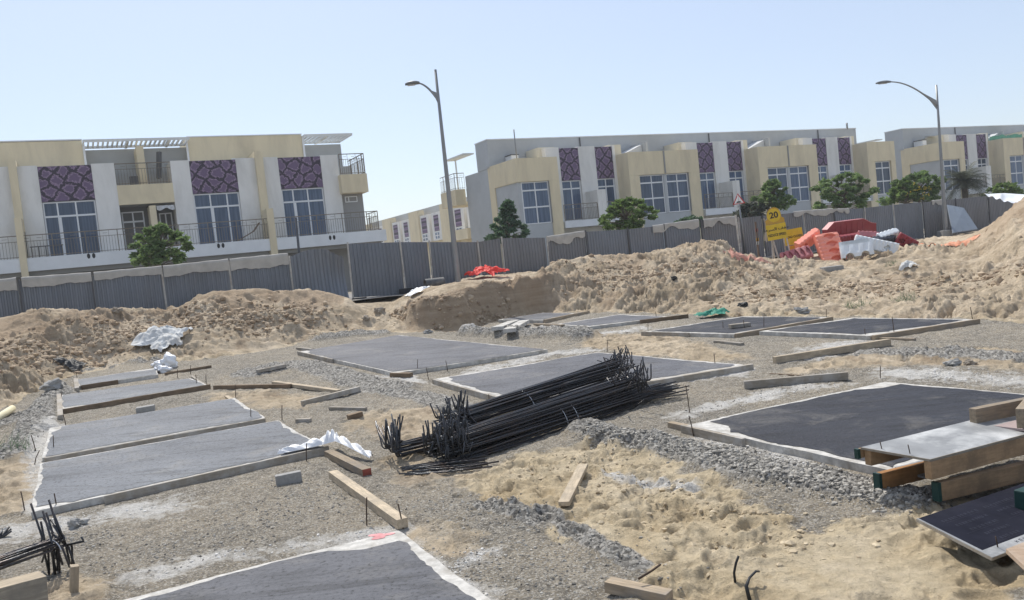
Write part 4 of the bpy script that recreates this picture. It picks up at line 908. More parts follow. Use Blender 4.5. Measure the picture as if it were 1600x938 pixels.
lb_ = long_barrier(2.9, .82, .30); o = place(lb_, MT['b_red'], at(1328, 372.5, 38.6), (.93, .36, 0), (.02, -.06, 1), 'long dark red barrier with sloped ends standing at the back of the heap')
mb = MB(); mb.prism([(-1.03, -.17, .795), (.70, -.17, .82), (1.15, -.17, .607), (1.45, -.17, .558), (1.45, -.17, .585), (1.16, -.17, .636), (.71, -.17, .850), (-1.04, -.17, .825), (-1.46, -.17, .52), (-1.45, -.17, .492)], (0, .34, 0)); mb.build('rim', MT['b_pink'], o)
place(pocket_barrier(1.9, .75, .36, 3, 9), MT['b_red'], at(1334, 391, 37.6), (.92, .36, .02), (.0, -.25, .95), 'dark red barrier lying between the long one and the white ones')
place(pocket_barrier(.95, .40, .32, 2, 5), MT['b_pink'], at(1352, 374, 37.0), (.96, .1, -.14), (0, -.8, .6), 'faded red barrier end on top of the heap by the white barriers')
# coral one propped with its slotted flank towards the camera
place(pocket_barrier(1.45, 1.02, .42, 4, 8, .50, .135), MT['b_coral'], at(1315, 387.5, 36.2), (-.06, .50, .95), (-1.0, -.02, .02), 'bright coral barrier propped on end with a column of slots facing out')
place(pocket_barrier(1.25, .55, .34, 2, 6, .6, .14), MT['b_coral'], at(1263, 384, 37.0), (.80, .25, .42), (-.30, -.55, .75), 'second coral barrier sloping down behind the upended one')
place(pocket_barrier(1.25, .62, .26, 5, 5, .9, .085), MT['b_pink'], at(1249, 407, 35.7), (.93, -.05, .17), (.42, .50, .62), 'dusty pink ribbed barrier lying on its side in front, left end of the heap')
place(barrier_mesh(1.30, .56, .46, .2, slots=2, ribs=7), MT['b_white'], at(1340, 402, 35.4), (.95, -.28, .05), (-.05, .25, 1), 'white barrier standing upright on the sand with two arches showing')
place(pocket_barrier(1.75, .52, .40, 2, 10, .55, .12), MT['b_white'], at(1366, 393, 35.6), (.86, -.25, -.30), (.30, .10, .90), 'white ribbed barrier tilted down to the right over the heap')
place(pocket_barrier(1.0, .40, .30, 2, 5), MT['b_white'], at(1384, 374, 36.6), (.95, .25, .16), (0, -.62, .7), 'white barrier lying flat at the back right of the heap')
place(pocket_barrier(1.0, .42, .30, 2, 5), MT['dark_plastic'] if 'dark_plastic' in MT else mat('navy_plastic', (.04, .045, .06), .5, .15, 5), at(1378, 383, 36.4), (.90, .2, .0), (0, -.5, .8), 'dark navy barrier wedged below the flat white one')
place(pocket_barrier(.85, .50, .30, 2, 4), MT['b_red'], at(1411, 386, 36.2), (.70, -.2, -.52), (.45, -.25, .75), 'dark maroon barrier at the right end of the heap, partly buried')
# ================================================================ cloths, nets and sacks
def crumple(name, label, cat, m, c, sx, sy, hz, seed, res=46, fold=1.0, hang=None, ax=None, follow=True, parent=None, open_=0.0):
    """crumpled sheet lying on the ground with sharp folds"""
    c = np.array(c, float); gx, gy = np.meshgrid(np.linspace(-1, 1, res), np.linspace(-1, 1, res)); ax_ = ax if ax is not None else np.array([1., 0])
    ay = np.array([-ax_[1], ax_[0]]); ph = seed*1.37
    k = 1 + .22*np.sin(3*np.arctan2(gy, gx) + ph) + .14*np.sin(5*np.arctan2(gy, gx) + 2*ph) + .08*np.sin(9*np.arctan2(gy, gx) + ph)
    ux, uy = gx*sx*k, gy*sy*k
    wx = c[0] + ux*ax_[0] + uy*ay[0]; wy = c[1] + ux*ax_[1] + uy*ay[1]
    rg = np.clip(1 - (gx**2 + gy**2)/2, 0, 1)
    f1 = ridged(gx*sx + seed*3.1, gy*sy*1.5 + gx*.4, .45*fold, 4, seed); f2 = ridged(gx*sx*.8 - gy*sy, gy*sy + seed, .22*fold, 3, seed + 7)
    zz = hz*(.15 + .85*rg)*(.35 + .65*f1) + .25*hz*(f2 - .5)
    base = np.vectorize(ground_z)(wx, wy) if follow else np.full(wx.shape, c[2])
    z = base + np.maximum(zz, .015) + .01
    mb = MB(); mb.add(np.column_stack([wx.ravel() - c[0], wy.ravel() - c[1], z.ravel() - c[2]]), [(j*res + i, j*res + i + 1, (j+1)*res + i + 1, (j+1)*res + i) for j in range(res - 1) for i in range(res - 1) if (gx[j,i]**2 + gy[j,i]**2) < 1.25], smooth=True)
    o = mb.build(name, m, parent, loc=c if parent is None else None, fixn=False); return tag(o, label, cat)
c = GZ(250, 547); crumple('tarpaulin', 'crumpled grey white tarpaulin lying on the left sand bank', 'tarpaulin', MT['tarp'], c + [.0, .25, 0], .74, .52, .36, 3, res=64, fold=1.5, ax=np.array([.95, -.3]))
for (px, py, r_, sq, lb) in ((266, 574, .24, (.85, .7, .95), 'plump white sack standing at the foot of the tarpaulin'), (252, 574, .20, (1.2, .8, .55), 'white sack lying slumped left of the plump one'), (255, 582, .19, (1.15, .8, .55), 'flat white sack nearest the left slabs')):
    a = on_ground(px, py); mb = MB(); mb.rock((0, 0, r_*sq[2]*.62), r_, int(px), 4, sq, .24, smooth=True)
    tag(mb.build('sack', MT['plastic'], loc=a), lb, 'sack', 'white sacks by the tarpaulin')
c = GZ(757, 435); crumple('plastic_netting', 'bright red plastic netting heaped beside the left lamp post', 'netting', mat('bright_red_netting', (.80, .045, .03), .6, .15, 8, bs_scale=40, bs_str=.6, bs_dist=.03), c + [.05, .3, 0], .66, .46, .46, 5, res=54, fold=.6)
c = GZ(1113, 495); crumple('plastic_netting', 'small heap of green netting behind the far black slab', 'netting', mat('green_netting', (.02, .22, .15), .7, .2, 8), c, .42, .25, .22, 8, res=36, fold=.5)
c = GZ(1500, 379); crumple('plastic_netting', 'flattened orange netting half buried on the sand before the right lamp', 'netting', mat('faded_orange_netting', (.62, .25, .14), .8, .2, 8, stain=(.45, .34, .23), stain_scale=5, stain_amt=.9), c + [-.2, .2, 0], 1.3, .5, .07, 9, res=40, fold=.5)
c = GZ(1165, 406); crumple('plastic_netting', 'dusty pink netting strip on the sand left of the speed sign', 'netting', mat('faded_pink_netting', (.52, .25, .19), .85, .2, 8, stain=(.45, .35, .25), stain_scale=6, stain_amt=.8), c, .8, .3, .05, 11, res=36, fold=.5)
# white sheet over the mound on the right
A = P(1536, 303.5, 41); B = P(1570, 302, 41); C_ = P(1630, 306, 40); E_ = P(1578, 317, 37.6); c = (A + B + C_ + E_)/4
mb = MB()
def sheet_fn(u, v):
    top = A + (B - A)*min(1, u*2.2) if u < .4545 else B + (C_ - B)*(u - .4545)/.5455
    bot = A + (E_ - A)*min(1, u*1.7) if u < .588 else E_ + (C_ - [.0, .8, .25] - E_)*(u - .588)/.412
    p = top + (bot - top)*v; return p - c + np.array([0, 0, .09*math.sin(u*17 + v*3)*math.sin(PI*v)*min(1, u*5) + .05*math.sin(u*37)*v])
mb.grid(sheet_fn, 40, 12); tag(mb.build('plastic_sheet', MT['plastic'], loc=c, fixn=False), 'white plastic sheet stretched from the fence to the right sand mound', 'plastic sheet')
c = GZ(1421, 416); crumple('plastic_bag', 'small crumpled pale bag on the sand slope below the white barriers', 'plastic bag', MT['tarp'], c, .28, .2, .2, 13, res=24, fold=.4)
c = GZ(651, 462); crumple('plastic_bag', 'white rag at the road edge beside the black fence foot', 'rag', MT['plastic'], c + [0, .2, 0], .42, .3, .22, 14, res=26, fold=.5)
# polythene bunched at the corner of the large left slab
q, zf, root, cen = SLABS[0]; ca = top_hit(508, 699); cb = on_ground(574, 726)
mb = MB(); c0 = ca + [-.62, -.19, .02]; c1 = ca + [.05, .05, .06]; c2 = ca + [.22, -.05, .10]; c3 = cb + [.05, .12, .06]
def poly_fn(u, v):
    P_ = [c0, c1, c2, c3]; t_ = u*3; i = min(2, int(t_)); t_ -= i; p = P_[i] + (P_[i+1] - P_[i])*t_
    w = (.07 + .11*math.sin(PI*min(1, u*1.3))**1.5)*(1 - .4*u); side_ = np.array([.5, 1., 0]); side_ /= np.linalg.norm(side_)
    hgt_ = .10*math.exp(-((u - .42)/.16)**2) + .05
    return p + side_*w*(v - .5)*2*1.1 + np.array([0, 0, hgt_*(1 - (2*v - 1)**2) + .030*math.sin(u*46 + v*9)*math.sin(PI*v) + .024*math.sin(u*97 + v*21)*math.sin(PI*v)]) - ca
mb.grid(poly_fn, 90, 14); tag(mb.build('plastic_sheet', MT['plastic'], loc=ca, fixn=False), 'white polythene bunched over the right corner of the large left slab', 'plastic sheet')
# ================================================================ blocks, rubble and odds and ends
def block(px, py, sx, sy, sz, rz, label, m='grey_block', name='concrete_block', cat='block', lift=0, bev=.012):
    a = on_ground(px, py, lift); mb = MB(); mb.box(-sx/2, sx/2, -sy/2, sy/2, -.02, sz); o = mb.build(name, MT[m], loc=a, bevel=bev); o.rotation_euler = (random.uniform(-.04, .04), random.uniform(-.04, .04), rz); return tag(o, label, cat)
block(452, 755, .34, .13, .13, .32, 'grey concrete block lying in front of the large left slab')
block(228, 643, .34, .2, .10, .3, 'small grey block lying between the second and third left slabs')
block(1300, 424, .75, .35, .16, .1, 'broken grey slab piece lying on the sand below the coral barrier')
block(562, 471, .55, .3, .14, .1, 'dark square board end sticking out at the road edge in the gap', 'foot', 'board_end', 'board')
for k, (px, py, r_, lb) in enumerate(((80, 608, .26, 'rounded grey lump at the left end of the slab row'), (573, 500, .17, 'brown clod in the sand ramp below the gap'), (594, 488, .20, 'larger brown clod above the other on the sand ramp'), (1254, 490, .20, 'grey boulder at the foot of the right sand bank'), (668, 521, .15, 'flat grey stone by the far edge of the mid distance slab'), (1053, 438, .12, 'dark stone standing in for a hole in the middle of the sand bank'), (1160, 479, .14, 'dark stone standing in for a hole low on the sand bank by the far slab'), (182, 488, .17, 'dark clod on the crest of the left bank'), (437, 452, .17, 'grey lump on the crest of the left bank against the fence'), (1490, 572, .13, 'grey stone beside the white lime patch on the right'), (1516, 571, .11, 'darker stone right of the other by the lime patch'), (120, 823, .12, 'small grey stone in front of the large left slab'), (1100, 652, .0, ''))):
    if not lb: continue
    a = on_ground(px, py); mb = MB(); mb.rock((0, 0, r_*.25), r_*.8, 40 + k, 3, (1.1, .9, .62), .42)
    tag(mb.build('rock', MT['rubber'] if 'dark stone' in lb else MT['grey_block'] if 'grey' in lb else MT['rock'], loc=a), lb, 'rock')  # the dark stones are black lumps added where the bank has shadowy holes
c = GZ(105, 575); crumple('plastic_bag', 'dark heap of black plastic on the bank above the left gravel', 'plastic bag', MT['rubber'], c + [0, .2, 0], .34, .26, .2, 17, res=36, fold=.4)
a = P(468, 402, 37); b_ = P(462, 340, 37); mb = MB(); mb.tube([np.array([0, 0, 1.0]) - [0, 0, a[2]], np.zeros(3), b_ - a], .055, 8); tag(mb.build('pole', MT['post_dark'], loc=a), 'thin dark pole rising behind the fence before the left terrace balcony', 'pole')
# drum lying by the lamp
a = P(680, 447, 32.6); a[2] = ground_z(a[0], a[1]) + .20; root = empty('pipe', a, math.radians(22), 'short black pipe lying on the sand left of the lamp post', 'pipe')
mb = MB(); n_ = 24; vs = []; 
for (x, rr_) in ((-.40, .21), (.36, .21), (.36, .17), (-.40, .17)):
    vs += [(x, rr_*math.cos(2*PI*i/n_), rr_*math.sin(2*PI*i/n_)) for i in range(n_)]
mb.add(vs, [(k*n_ + i, k*n_ + (i+1) % n_, ((k+1) % 4)*n_ + (i+1) % n_, ((k+1) % 4)*n_ + i) for k in range(4) for i in range(n_)], smooth=False); mb.build('pipe_wall', mat('dark_pipe', (.06, .065, .07), .5, .15, 5, stain=(.3, .27, .22), stain_scale=3, stain_amt=.5), root)
mb = MB(); mb.tube([(-.3, 0, 0), (.28, 0, 0)], .165, 16); mb.build('sand_filling', MT['rock'], root)
# yellow pipe at the left edge
a = on_ground(-30, 680); b_ = on_ground(20, 645); mb = MB(); mb.tube([np.array([0, 0, .09]), (b_ - a)*.5 + [0, 0, .10], b_ - a + [0, 0, .09]], .075, 14); tag(mb.build('pipe', mat('cream_pipe', (.66, .60, .40), .5, .08, 4), loc=a), 'cream plastic pipe at the left edge of the site', 'pipe')
# black cables in the near sand
a = on_ground(1149, 912)
mb = MB(); mb.tube([np.array([0, 0, -.05]), P(1147, 895, a[1]) - a, P(1150, 880, a[1]) - a, P(1154, 869, a[1]) - a], .010, 8); tag(mb.build('cable', MT['rubber'], loc=a), 'black cable end poking straight up out of the near sand', 'cable')
a = on_ground(1172, 940)
mb = MB(); mb.tube([np.array([0, 0, -.03]), P(1166, 916, a[1]) - a, P(1171, 903, a[1] + .1) - a, P(1181, 893, a[1] + .15) - a, P(1186, 893, a[1] + .2) - a], [.016, .014, .010, .009, .008], 8); tag(mb.build('cable', MT['rubber'], loc=a), 'bent black cable right of the upright one in the near sand', 'cable')
a = on_ground(1000, 930); mb = MB(); mb.tube([(0, 0, .12), (.12, .06, .15), (.2, .14, .16)], .009, 6); tag(mb.build('rebar_pin', MT['rust'], loc=a), 'thin rusty rod leaning on the timber at the bottom edge', 'steel pin')
a = on_ground(1236, 708); mb = MB(); mb.tube([(0, 0, .02), (.15, -.08, .03), (.34, -.1, .03), (.5, -.02, .04), (.35, .12, .04), (.18, .2, .03)], .011, 6); tag(mb.build('cable', MT['grey_block'], loc=a), 'grey loop of hose lying at the near edge of the big black slab', 'hose')
# ================================================================ formwork stack at the right
MT['beam_wood'] = wood_mat('formwork_beam', (.30, .20, .115), (.17, .12, .075))
MT['beam_wood_hot'] = wood_mat('formwork_beam_varnished', (.36, .185, .075), (.20, .11, .05))
MT['green_end'] = mat('green_end_paint', (.008, .042, .036), .55, .2, 8)
MT['ply'] = mat('cement_stained_ply', (.25, .255, .255), .55, .2, 3.0, stain=(.66, .66, .64), stain_scale=1.6, stain_amt=.9, bs_scale=40, bs_str=.25, bs_dist=.004)
MT['ply_edge'] = wood_mat('ply_edge', (.27, .235, .185), (.36, .34, .30))
MT['film'] = mat('black_film_ply', (.016, .017, .026), .75, .25, 5, spec=.04, stain=(.035, .035, .045), stain_scale=1.5, stain_amt=.5)
MT['film_print'] = mat('film_print', (.042, .044, .06), .75, .2, 5, spec=.04)
EA = math.radians(68); E1 = np.array([math.sin(EA), math.cos(EA), 0]); E2 = np.array([-math.cos(EA), math.sin(EA), 0])
def fbeam(a, L_, w, h, label, m='beam_wood', green=True, tilt=0.0, az_=EA, m_face=None):
    """solid formwork beam starting at a (bottom of its near end), running away along its azimuth"""
    o = MB(); o.box(0, L_, -w/2, w/2, 0, h); b = o.build('formwork_beam', MT[m], loc=a, bevel=.004); b.rotation_euler = (0, -tilt, PI/2 - az_)
    tag(b, label, 'beam', 'beams of the formwork stack')
    if green:
        e = MB(); e.box(-.004, .03, -w/2 - .003, w/2 + .003, -.002, h + .003); e.build('painted_end', MT['green_end'], b)
    return b
b2 = P(1463, 783, 7.5); gz0 = ground_z(b2[0], b2[1]); b2[2] = max(b2[2], gz0 - .02)
fbeam(b2, 2.6, .075, .17, 'lower front beam with green end, lying on the sand', az_=math.radians(72))
b1 = P(1371, 765, 7.95); b1[2] = max(b1[2], ground_z(b1[0], b1[1]) - .01)
fbeam(b1, 2.4, .075, .155, 'lower back beam with green end, varnished orange brown', 'beam_wood_hot', az_=math.radians(70))
TZ = P(1453, 718, 7.45)                                   # near corner of the upper sheet
TL = P(1345, 699, 7.95)
e2 = TL - TZ; wid = np.linalg.norm(e2[:2]); e2 = e2/np.linalg.norm(e2); 
ta = math.atan2(e2[1], e2[0]); EA3 = PI/2 - (ta - PI/2)   # azimuth of the long side, square to the near edge
EA3 = math.radians(67); E1 = np.array([math.sin(EA3), math.cos(EA3), 0])
def quad_panel(pts, th, mats, name, label, cat, group=None):
    c = sum(pts)/len(pts); nn = np.cross(pts[1] - pts[0], pts[2] - pts[0]); nn /= np.linalg.norm(nn)
    if nn[2] < 0: nn = -nn
    mb = MB(); mb.prism([p - c for p in pts], -nn*th); o = mb.build(name, mats, loc=c); tag(o, label, cat, group); return o, c, nn
LEN = 2.3
o, c, nn = quad_panel([TL, TZ, TZ + E1*LEN, TL + E1*LEN], .02, MT['ply'], 'plywood_sheet', 'cement stained plywood sheet on top of the stacked beams', 'plywood')
mb = MB()
for (a, b_) in ((TL, TZ), (TZ, TZ + E1*LEN)): mb.beam(a - c - nn*.010 - .0*N, b_ - c - nn*.010, .008, .0215, up=nn)
mb.build('sheet_edge', MT['ply_edge'], o)
def under(t, k, dz_): return TZ + (TL - TZ)*t + E1*k + np.array([0, 0, dz_])
fbeam(under(.04, .0, -.022 - .165), 2.4, .075, .163, 'upper front beam carrying the stained sheet, bare pale end', green=False, az_=EA3)
fbeam(under(.93, .02, -.022 - .15), 2.4, .075, .148, 'upper back beam carrying the stained sheet, bare pale end', green=False, az_=EA3)
fbeam(under(.52, .62, -.022 - .155), 1.6, .075, .153, 'short middle beam under the sheet with a dark green end', az_=EA3)
fbeam(under(1.04, -.03, -.02 - .09), .10, .04, .09, 'small green block at the far left corner under the sheet', 'beam_wood', True, az_=EA3)
# lower shelf sheet seen between the beams
qa = P(1398, 730, 8.3); qb = P(1446, 746, 8.0); 
quad_panel([qa, qb, qb + E1*1.6, qa + E1*1.6], .02, MT['ply'], 'plywood_sheet', 'lower pale plywood sheet lying between the upper and lower beams', 'plywood')
# second small sheet and timbers on top
ua = P(1514, 664, 8.55); ub = P(1600, 674, 8.0); ua[2] += .0
quad_panel([ua + nn*.02, ub + nn*.02, ub + E1*1.2 + nn*.02, ua + E1*1.2 + nn*.02], .022, mat('pinkish_ply', (.34, .27, .26), .7, .12, 3, stain=(.5, .46, .44), stain_scale=2, stain_amt=.5), 'plywood_sheet', 'small pinkish plywood sheet lying at the back of the stained one', 'plywood')
ta_ = P(1521, 664, 8.45); ta_[2] += .012
fbeam(ta_, 1.8, .085, .155, 'square timber on top of the stack, running off to the right', 'timber', False, az_=math.radians(72))
tb_ = P(1597, 673, 7.9); fbeam(tb_ + [0, 0, .02], .9, .085, .19, 'cut timber end at the right edge of the photo on the stack', 'timber', False, az_=math.radians(40))
# nails
mb = MB()
for (px, py, hh) in ((1378, 702, .075), (1422, 709, .085)):
    Yq = 7.85 if px < 1400 else 7.62; a = P(px, py, Yq); mb.tube([a - c, a - c + [-.012, 0, hh]], .005, 5)
mb.build('nails', MT['rust'], o)
# black film faced sheet in front
FL = P(1432, 811, 6.75); FF = P(1550, 872, 6.05); 
ga_ = ground_z(FL[0], FL[1]); 
FB = P(1640, 742, 7.75); FR = FB + (FF - FL)
o, c, nn = quad_panel([FL, FF, FR, FB], .022, MT['film'], 'film_faced_sheet', 'black film faced plywood sheet with faint printed rows and a pale border', 'plywood')
ev = (FF - FL)/np.linalg.norm(FF - FL); eu = (FB - FL)/np.linalg.norm(FB - FL)
mb = MB(); w_ = .10
mb.add([FF - c + nn*.002, FR - c + nn*.002, FR - ev*w_ - c + nn*.002, FF - ev*w_*1.1 + eu*.02 - c + nn*.002], [(0, 1, 2, 3)]); mb.add([FL - c + nn*.003, FF - c + nn*.003, FF - c + eu*.035 + nn*.003, FL - c + eu*.02 + nn*.003], [(0, 1, 2, 3)]); mb.build('cement_border', MT['ply'], o, fixn=False)
mb = MB(); mb.beam(FL - c - nn*.011, FF - c - nn*.011, .006, .0225, up=nn); mb.beam(FF - c - nn*.011, FR - c - nn*.011, .006, .0225, up=nn); mb.build('sheet_edge', MT['ply_edge'], o)
# printed rows: unreadable broken strokes, as on the photograph
mb = MB(); rr_ = random.Random(4)
for row in range(6):
    v = .13 + row*.105
    for (u0, u1) in ((.16, .62), (.74, 1.35)):
        u = u0 + .05*row
        while u < u1:
            wd = rr_.uniform(.02, .04); hgt_ = .034
            for st in range(2):
                x = u + st*wd*.55
                p = FL + eu*x + ev*v - c + nn*.0025; mb.add([p, p + eu*.008, p + eu*.008 + ev*hgt_, p + ev*hgt_], [(0, 1, 2, 3)])
            p = FL + eu*u + ev*(v + rr_.choice([0, .013, .027])) - c + nn*.0028; mb.add([p, p + eu*wd*.7, p + eu*wd*.7 + ev*.007, p + ev*.007], [(0, 1, 2, 3)])
            u += wd*1.55
        if row % 2 == 0:
            p = FL + eu*u0 + ev*(v + .05) - c + nn*.0031; mb.add([p, p + eu*(u1 - u0), p + eu*(u1 - u0) + ev*.003, p + ev*.003], [(0, 1, 2, 3)])
mb.build('printed_rows', MT['film_print'], o, fixn=False)
mb = MB(); a = P(1559, 855, 6.22); mb.tube([a - c, a - c + [-.01, 0, .085]], .005, 5); mb.build('nails', MT['rust'], o)
for (t_, k) in ((.40, .95), (.62, 1.35)):       # packers that hold the sheet off the sand
    p = FL + (FF - FL)*t_ + eu*k; gz_ = ground_z(p[0], p[1]); tp = (FL + (FF - FL)*t_ + eu*k)[2] - .03
    if tp - gz_ > .02:
        mb = MB(); mb.box(-.2, .9, -.05, .05, gz_ - .05 - tp, 0); b_ = mb.build('timber', MT['timber'], loc=(p[0], p[1], tp)); b_.rotation_euler = (0, 0, PI/2 - math.radians(62)); tag(b_, 'timber packer under the black sheet, ' + ('nearer the front corner' if t_ > .6 else 'nearer the middle'), 'timber')
a = P(1597, 796, 6.95); mb = MB(); mb.box(-.02, .3, -.05, .05, 0, .16); b_ = mb.build('post_end', MT['green_end'], loc=a + [0, 0, .0], bevel=.012); b_.rotation_euler = (0, 0, .5); tag(b_, 'green painted post end resting on the black sheet at the right edge', 'post')
ra = P(1572, 858, 5.9); rb = P(1604, 888, 5.6)
quad_panel([ra, rb, rb + eu*.8, ra + eu*.8], .03, wood_mat('rough_ply', (.42, .31, .22), (.55, .47, .38)), 'plywood_sheet', 'rough torn brown plywood corner at the right bottom edge', 'plywood')
# ================================================================ loose stones
def stones(label, zones, n, smin, smax, seed, m):
    rng = np.random.default_rng(seed); bm = bmesh.new(); bmesh.ops.create_icosphere(bm, subdivisions=1, radius=1); V0 = np.array([v.co[:] for v in bm.verts]); F0_ = np.array([[v.index for v in f.verts] for f in bm.faces]); bm.free()
    PTS = []; tot = sum(z[2] for z in zones)
    for pts, w, wt in zones:
        ln = zone(pts); seg = np.linalg.norm(np.diff(ln, axis=0), axis=1); cum = np.concatenate([[0], np.cumsum(seg)])
        for _ in range(int(n*wt/tot)):
            t = rng.uniform(0, cum[-1]); i = int(np.clip(np.searchsorted(cum, t) - 1, 0, len(seg) - 1)); f_ = (t - cum[i])/seg[i]
            p = ln[i] + (ln[i+1] - ln[i])*f_ + rng.normal(0, w*.5, 2); PTS.append((p[0], p[1]))
    PTS = np.array(PTS); keep = np.ones(len(PTS), bool)
    for q, zf, _, _ in SLABS: keep &= sdf(q[:, :2], PTS[:, 0], PTS[:, 1]) > .0
    PTS = PTS[keep]; k = len(PTS); sz = smin*(smax/smin)**(rng.random(k)**2.8)
    zz = np.array([ground_z(x, y) for x, y in PTS])
    vs = np.repeat(V0[None], k, 0)*(1 + rng.uniform(-.35, .25, (k, len(V0), 1)))*rng.uniform(.6, 1.2, (k, 1, 3))
    an = rng.uniform(0, 2*PI, k); ca, sa = np.cos(an), np.sin(an); x = vs[..., 0]*ca[:, None] - vs[..., 1]*sa[:, None]; y = vs[..., 0]*sa[:, None] + vs[..., 1]*ca[:, None]; z = vs[..., 2]*.75
    vs = np.stack([x*sz[:, None] + PTS[:, 0:1], y*sz[:, None] + PTS[:, 1:2], z*sz[:, None] + (zz + sz*.08)[:, None]], -1).reshape(-1, 3)
    fs = (F0_[None] + (np.arange(k)*len(V0))[:, None, None]).reshape(-1, 3)
    me = bpy.data.meshes.new('gravel'); me.vertices.add(len(vs)); me.vertices.foreach_set('co', vs.astype(np.float32).ravel()); me.loops.add(fs.size); me.loops.foreach_set('vertex_index', fs.astype(np.int32).ravel())
    me.polygons.add(len(fs)); me.polygons.foreach_set('loop_start', (np.arange(len(fs))*3).astype(np.int32)); me.polygons.foreach_set('use_smooth', np.zeros(len(fs), bool)); me.update(calc_edges=True); me.materials.append(m)
    o = bpy.data.objects.new('gravel', me); COL.objects.link(o); tag(o, label, 'gravel', kind='stuff')
def stone_mat(name, lo, hi):
    m, nt, b = nodes_of(name); g_ = nt.nodes.new('ShaderNodeNewGeometry'); r_ = ramp(nt, g_.outputs['Random Per Island'], [(.05, lo), (.95, hi)]); nt.links.new(r_.outputs['Color'], b.inputs['Base Color']); b.inputs['Roughness'].default_value = .9; b.inputs['Specular IOR Level'].default_value = .2; return m
ST = stone_mat('crushed_stone', (.13, .122, .108), (.46, .435, .385))
stones('crushed dark grey gravel ridge between the near sand and the black slab', [([(925, 678), (1010, 695), (1100, 718), (1190, 745)], .28, 1.3), ([(1190, 745), (1290, 762), (1380, 780), (1430, 788)], .30, 2.2), ([(1090, 700), (1180, 715), (1260, 745)], .35, .5)], 17000, .005, .036, 1, ST)
stones('scattered small gravel over the site floor', [(pts, w*.8, max(.25, h*6)) for pts, w, h in GRAV[1:]] + [([(200, 870), (330, 840), (450, 800)], .8, 1.6), ([(650, 880), (800, 880), (950, 900)], .8, 1.6), ([(420, 760), (560, 800)], .7, 1), ([(640, 790), (760, 800), (860, 830)], .6, 1.2), ([(1080, 650), (1200, 610), (1320, 600)], .5, .5), ([(60, 850), (160, 840)], .4, .8)], 15000, .004, .022, 2, ST)
stones('pale lime crumbs strewn round the slabs', [(pts, w*.8, w) for pts, w in LIME], 7000, .004, .022, 3, stone_mat('lime_crumbs', (.5, .48, .44), (.78, .76, .72)))
stones('clods of sand over the near sand and banks', [([(760, 750), (900, 720), (1050, 790), (1200, 850), (1300, 830)], .8, 2), ([(-20, 640), (100, 560), (250, 520), (400, 500), (500, 490)], .8, 1.2), ([(900, 450), (1000, 440), (1150, 440), (1300, 450), (1500, 450)], 1.4, 1.6), ([(590, 510), (700, 500), (800, 480)], .4, .5)], 4200, .006, .042, 4, stone_mat('sand_clods', (.36, .29, .195), (.56, .47, .33)))
stones('crumbly lumps of damp sand over the excavated banks', [([(-40, 590), (60, 540), (150, 525), (260, 505), (380, 500), (500, 495)], 1.1, 3), ([(600, 490), (700, 480), (800, 465)], .35, .6), ([(900, 430), (1000, 430), (1100, 415), (1200, 440)], 1.6, 1.6), ([(1150, 470), (1300, 450), (1450, 440), (1590, 430)], 1.8, 2.0)], 9000, .02, .13, 5, stone_mat('damp_clods', (.27, .20, .135), (.50, .40, .285)))
# ================================================================ terraces of houses
MT['cream'] = mat('cream_render', (.73, .63, .43), .9, .04, 1.5, stain=(.47, .40, .28), stain_scale=.9, stain_amt=.5, stretch=(1, 1, .3), bs_scale=90, bs_str=.15, bs_dist=.004)
MT['white_wall'] = mat('white_render', (.77, .755, .71), .9, .03, 1.5, stain=(.50, .485, .44), stain_scale=.9, stain_amt=.5, stretch=(1, 1, .3), bs_scale=90, bs_str=.15, bs_dist=.004)
MT['grey_wall'] = mat('pale_grey_render', (.46, .475, .475), .9, .04, 1.5, stain=(.36, .37, .37), stain_scale=.4, stain_amt=.45, bs_scale=90, bs_str=.15, bs_dist=.004)
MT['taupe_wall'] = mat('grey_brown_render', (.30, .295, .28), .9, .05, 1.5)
MT['slab_white'] = mat('white_balcony_band', (.75, .765, .765), .8, .04, 1.5, stain=(.50, .51, .50), stain_scale=.5, stain_amt=.4)
MT['frame'] = mat('white_window_frame', (.74, .75, .75), .4, .03, 3)
MT['rail'] = mat('bronze_railing', (.20, .165, .125), .5, .1, 6, metal=.3)
MT['pergola'] = mat('white_pergola', (.70, .71, .68), .6, .04, 3)
MT['dark_trim'] = mat('dark_trim', (.09, .09, .09), .7, .1, 4)
def glass_mat():
    m, nt, b = nodes_of('blue_window_glass'); tc = nt.nodes.new('ShaderNodeTexCoord'); mp = nt.nodes.new('ShaderNodeMapping'); mp.inputs['Scale'].default_value = (9, 1, .3); nt.links.new(tc.outputs['Object'], mp.inputs['Vector'])
    n = noise_node(nt, 1.2, 3, .5, vec=mp.outputs['Vector']); r_ = ramp(nt, n.outputs['Fac'], [(.35, (.048, .078, .135)), (.65, (.10, .145, .225))]); nt.links.new(r_.outputs['Color'], b.inputs['Base Color'])
    b.inputs['Roughness'].default_value = .06; b.inputs['Specular IOR Level'].default_value = .5; b.inputs['IOR'].default_value = 1.45; return m
MT['glass'] = random_tint(glass_mat(), .45)
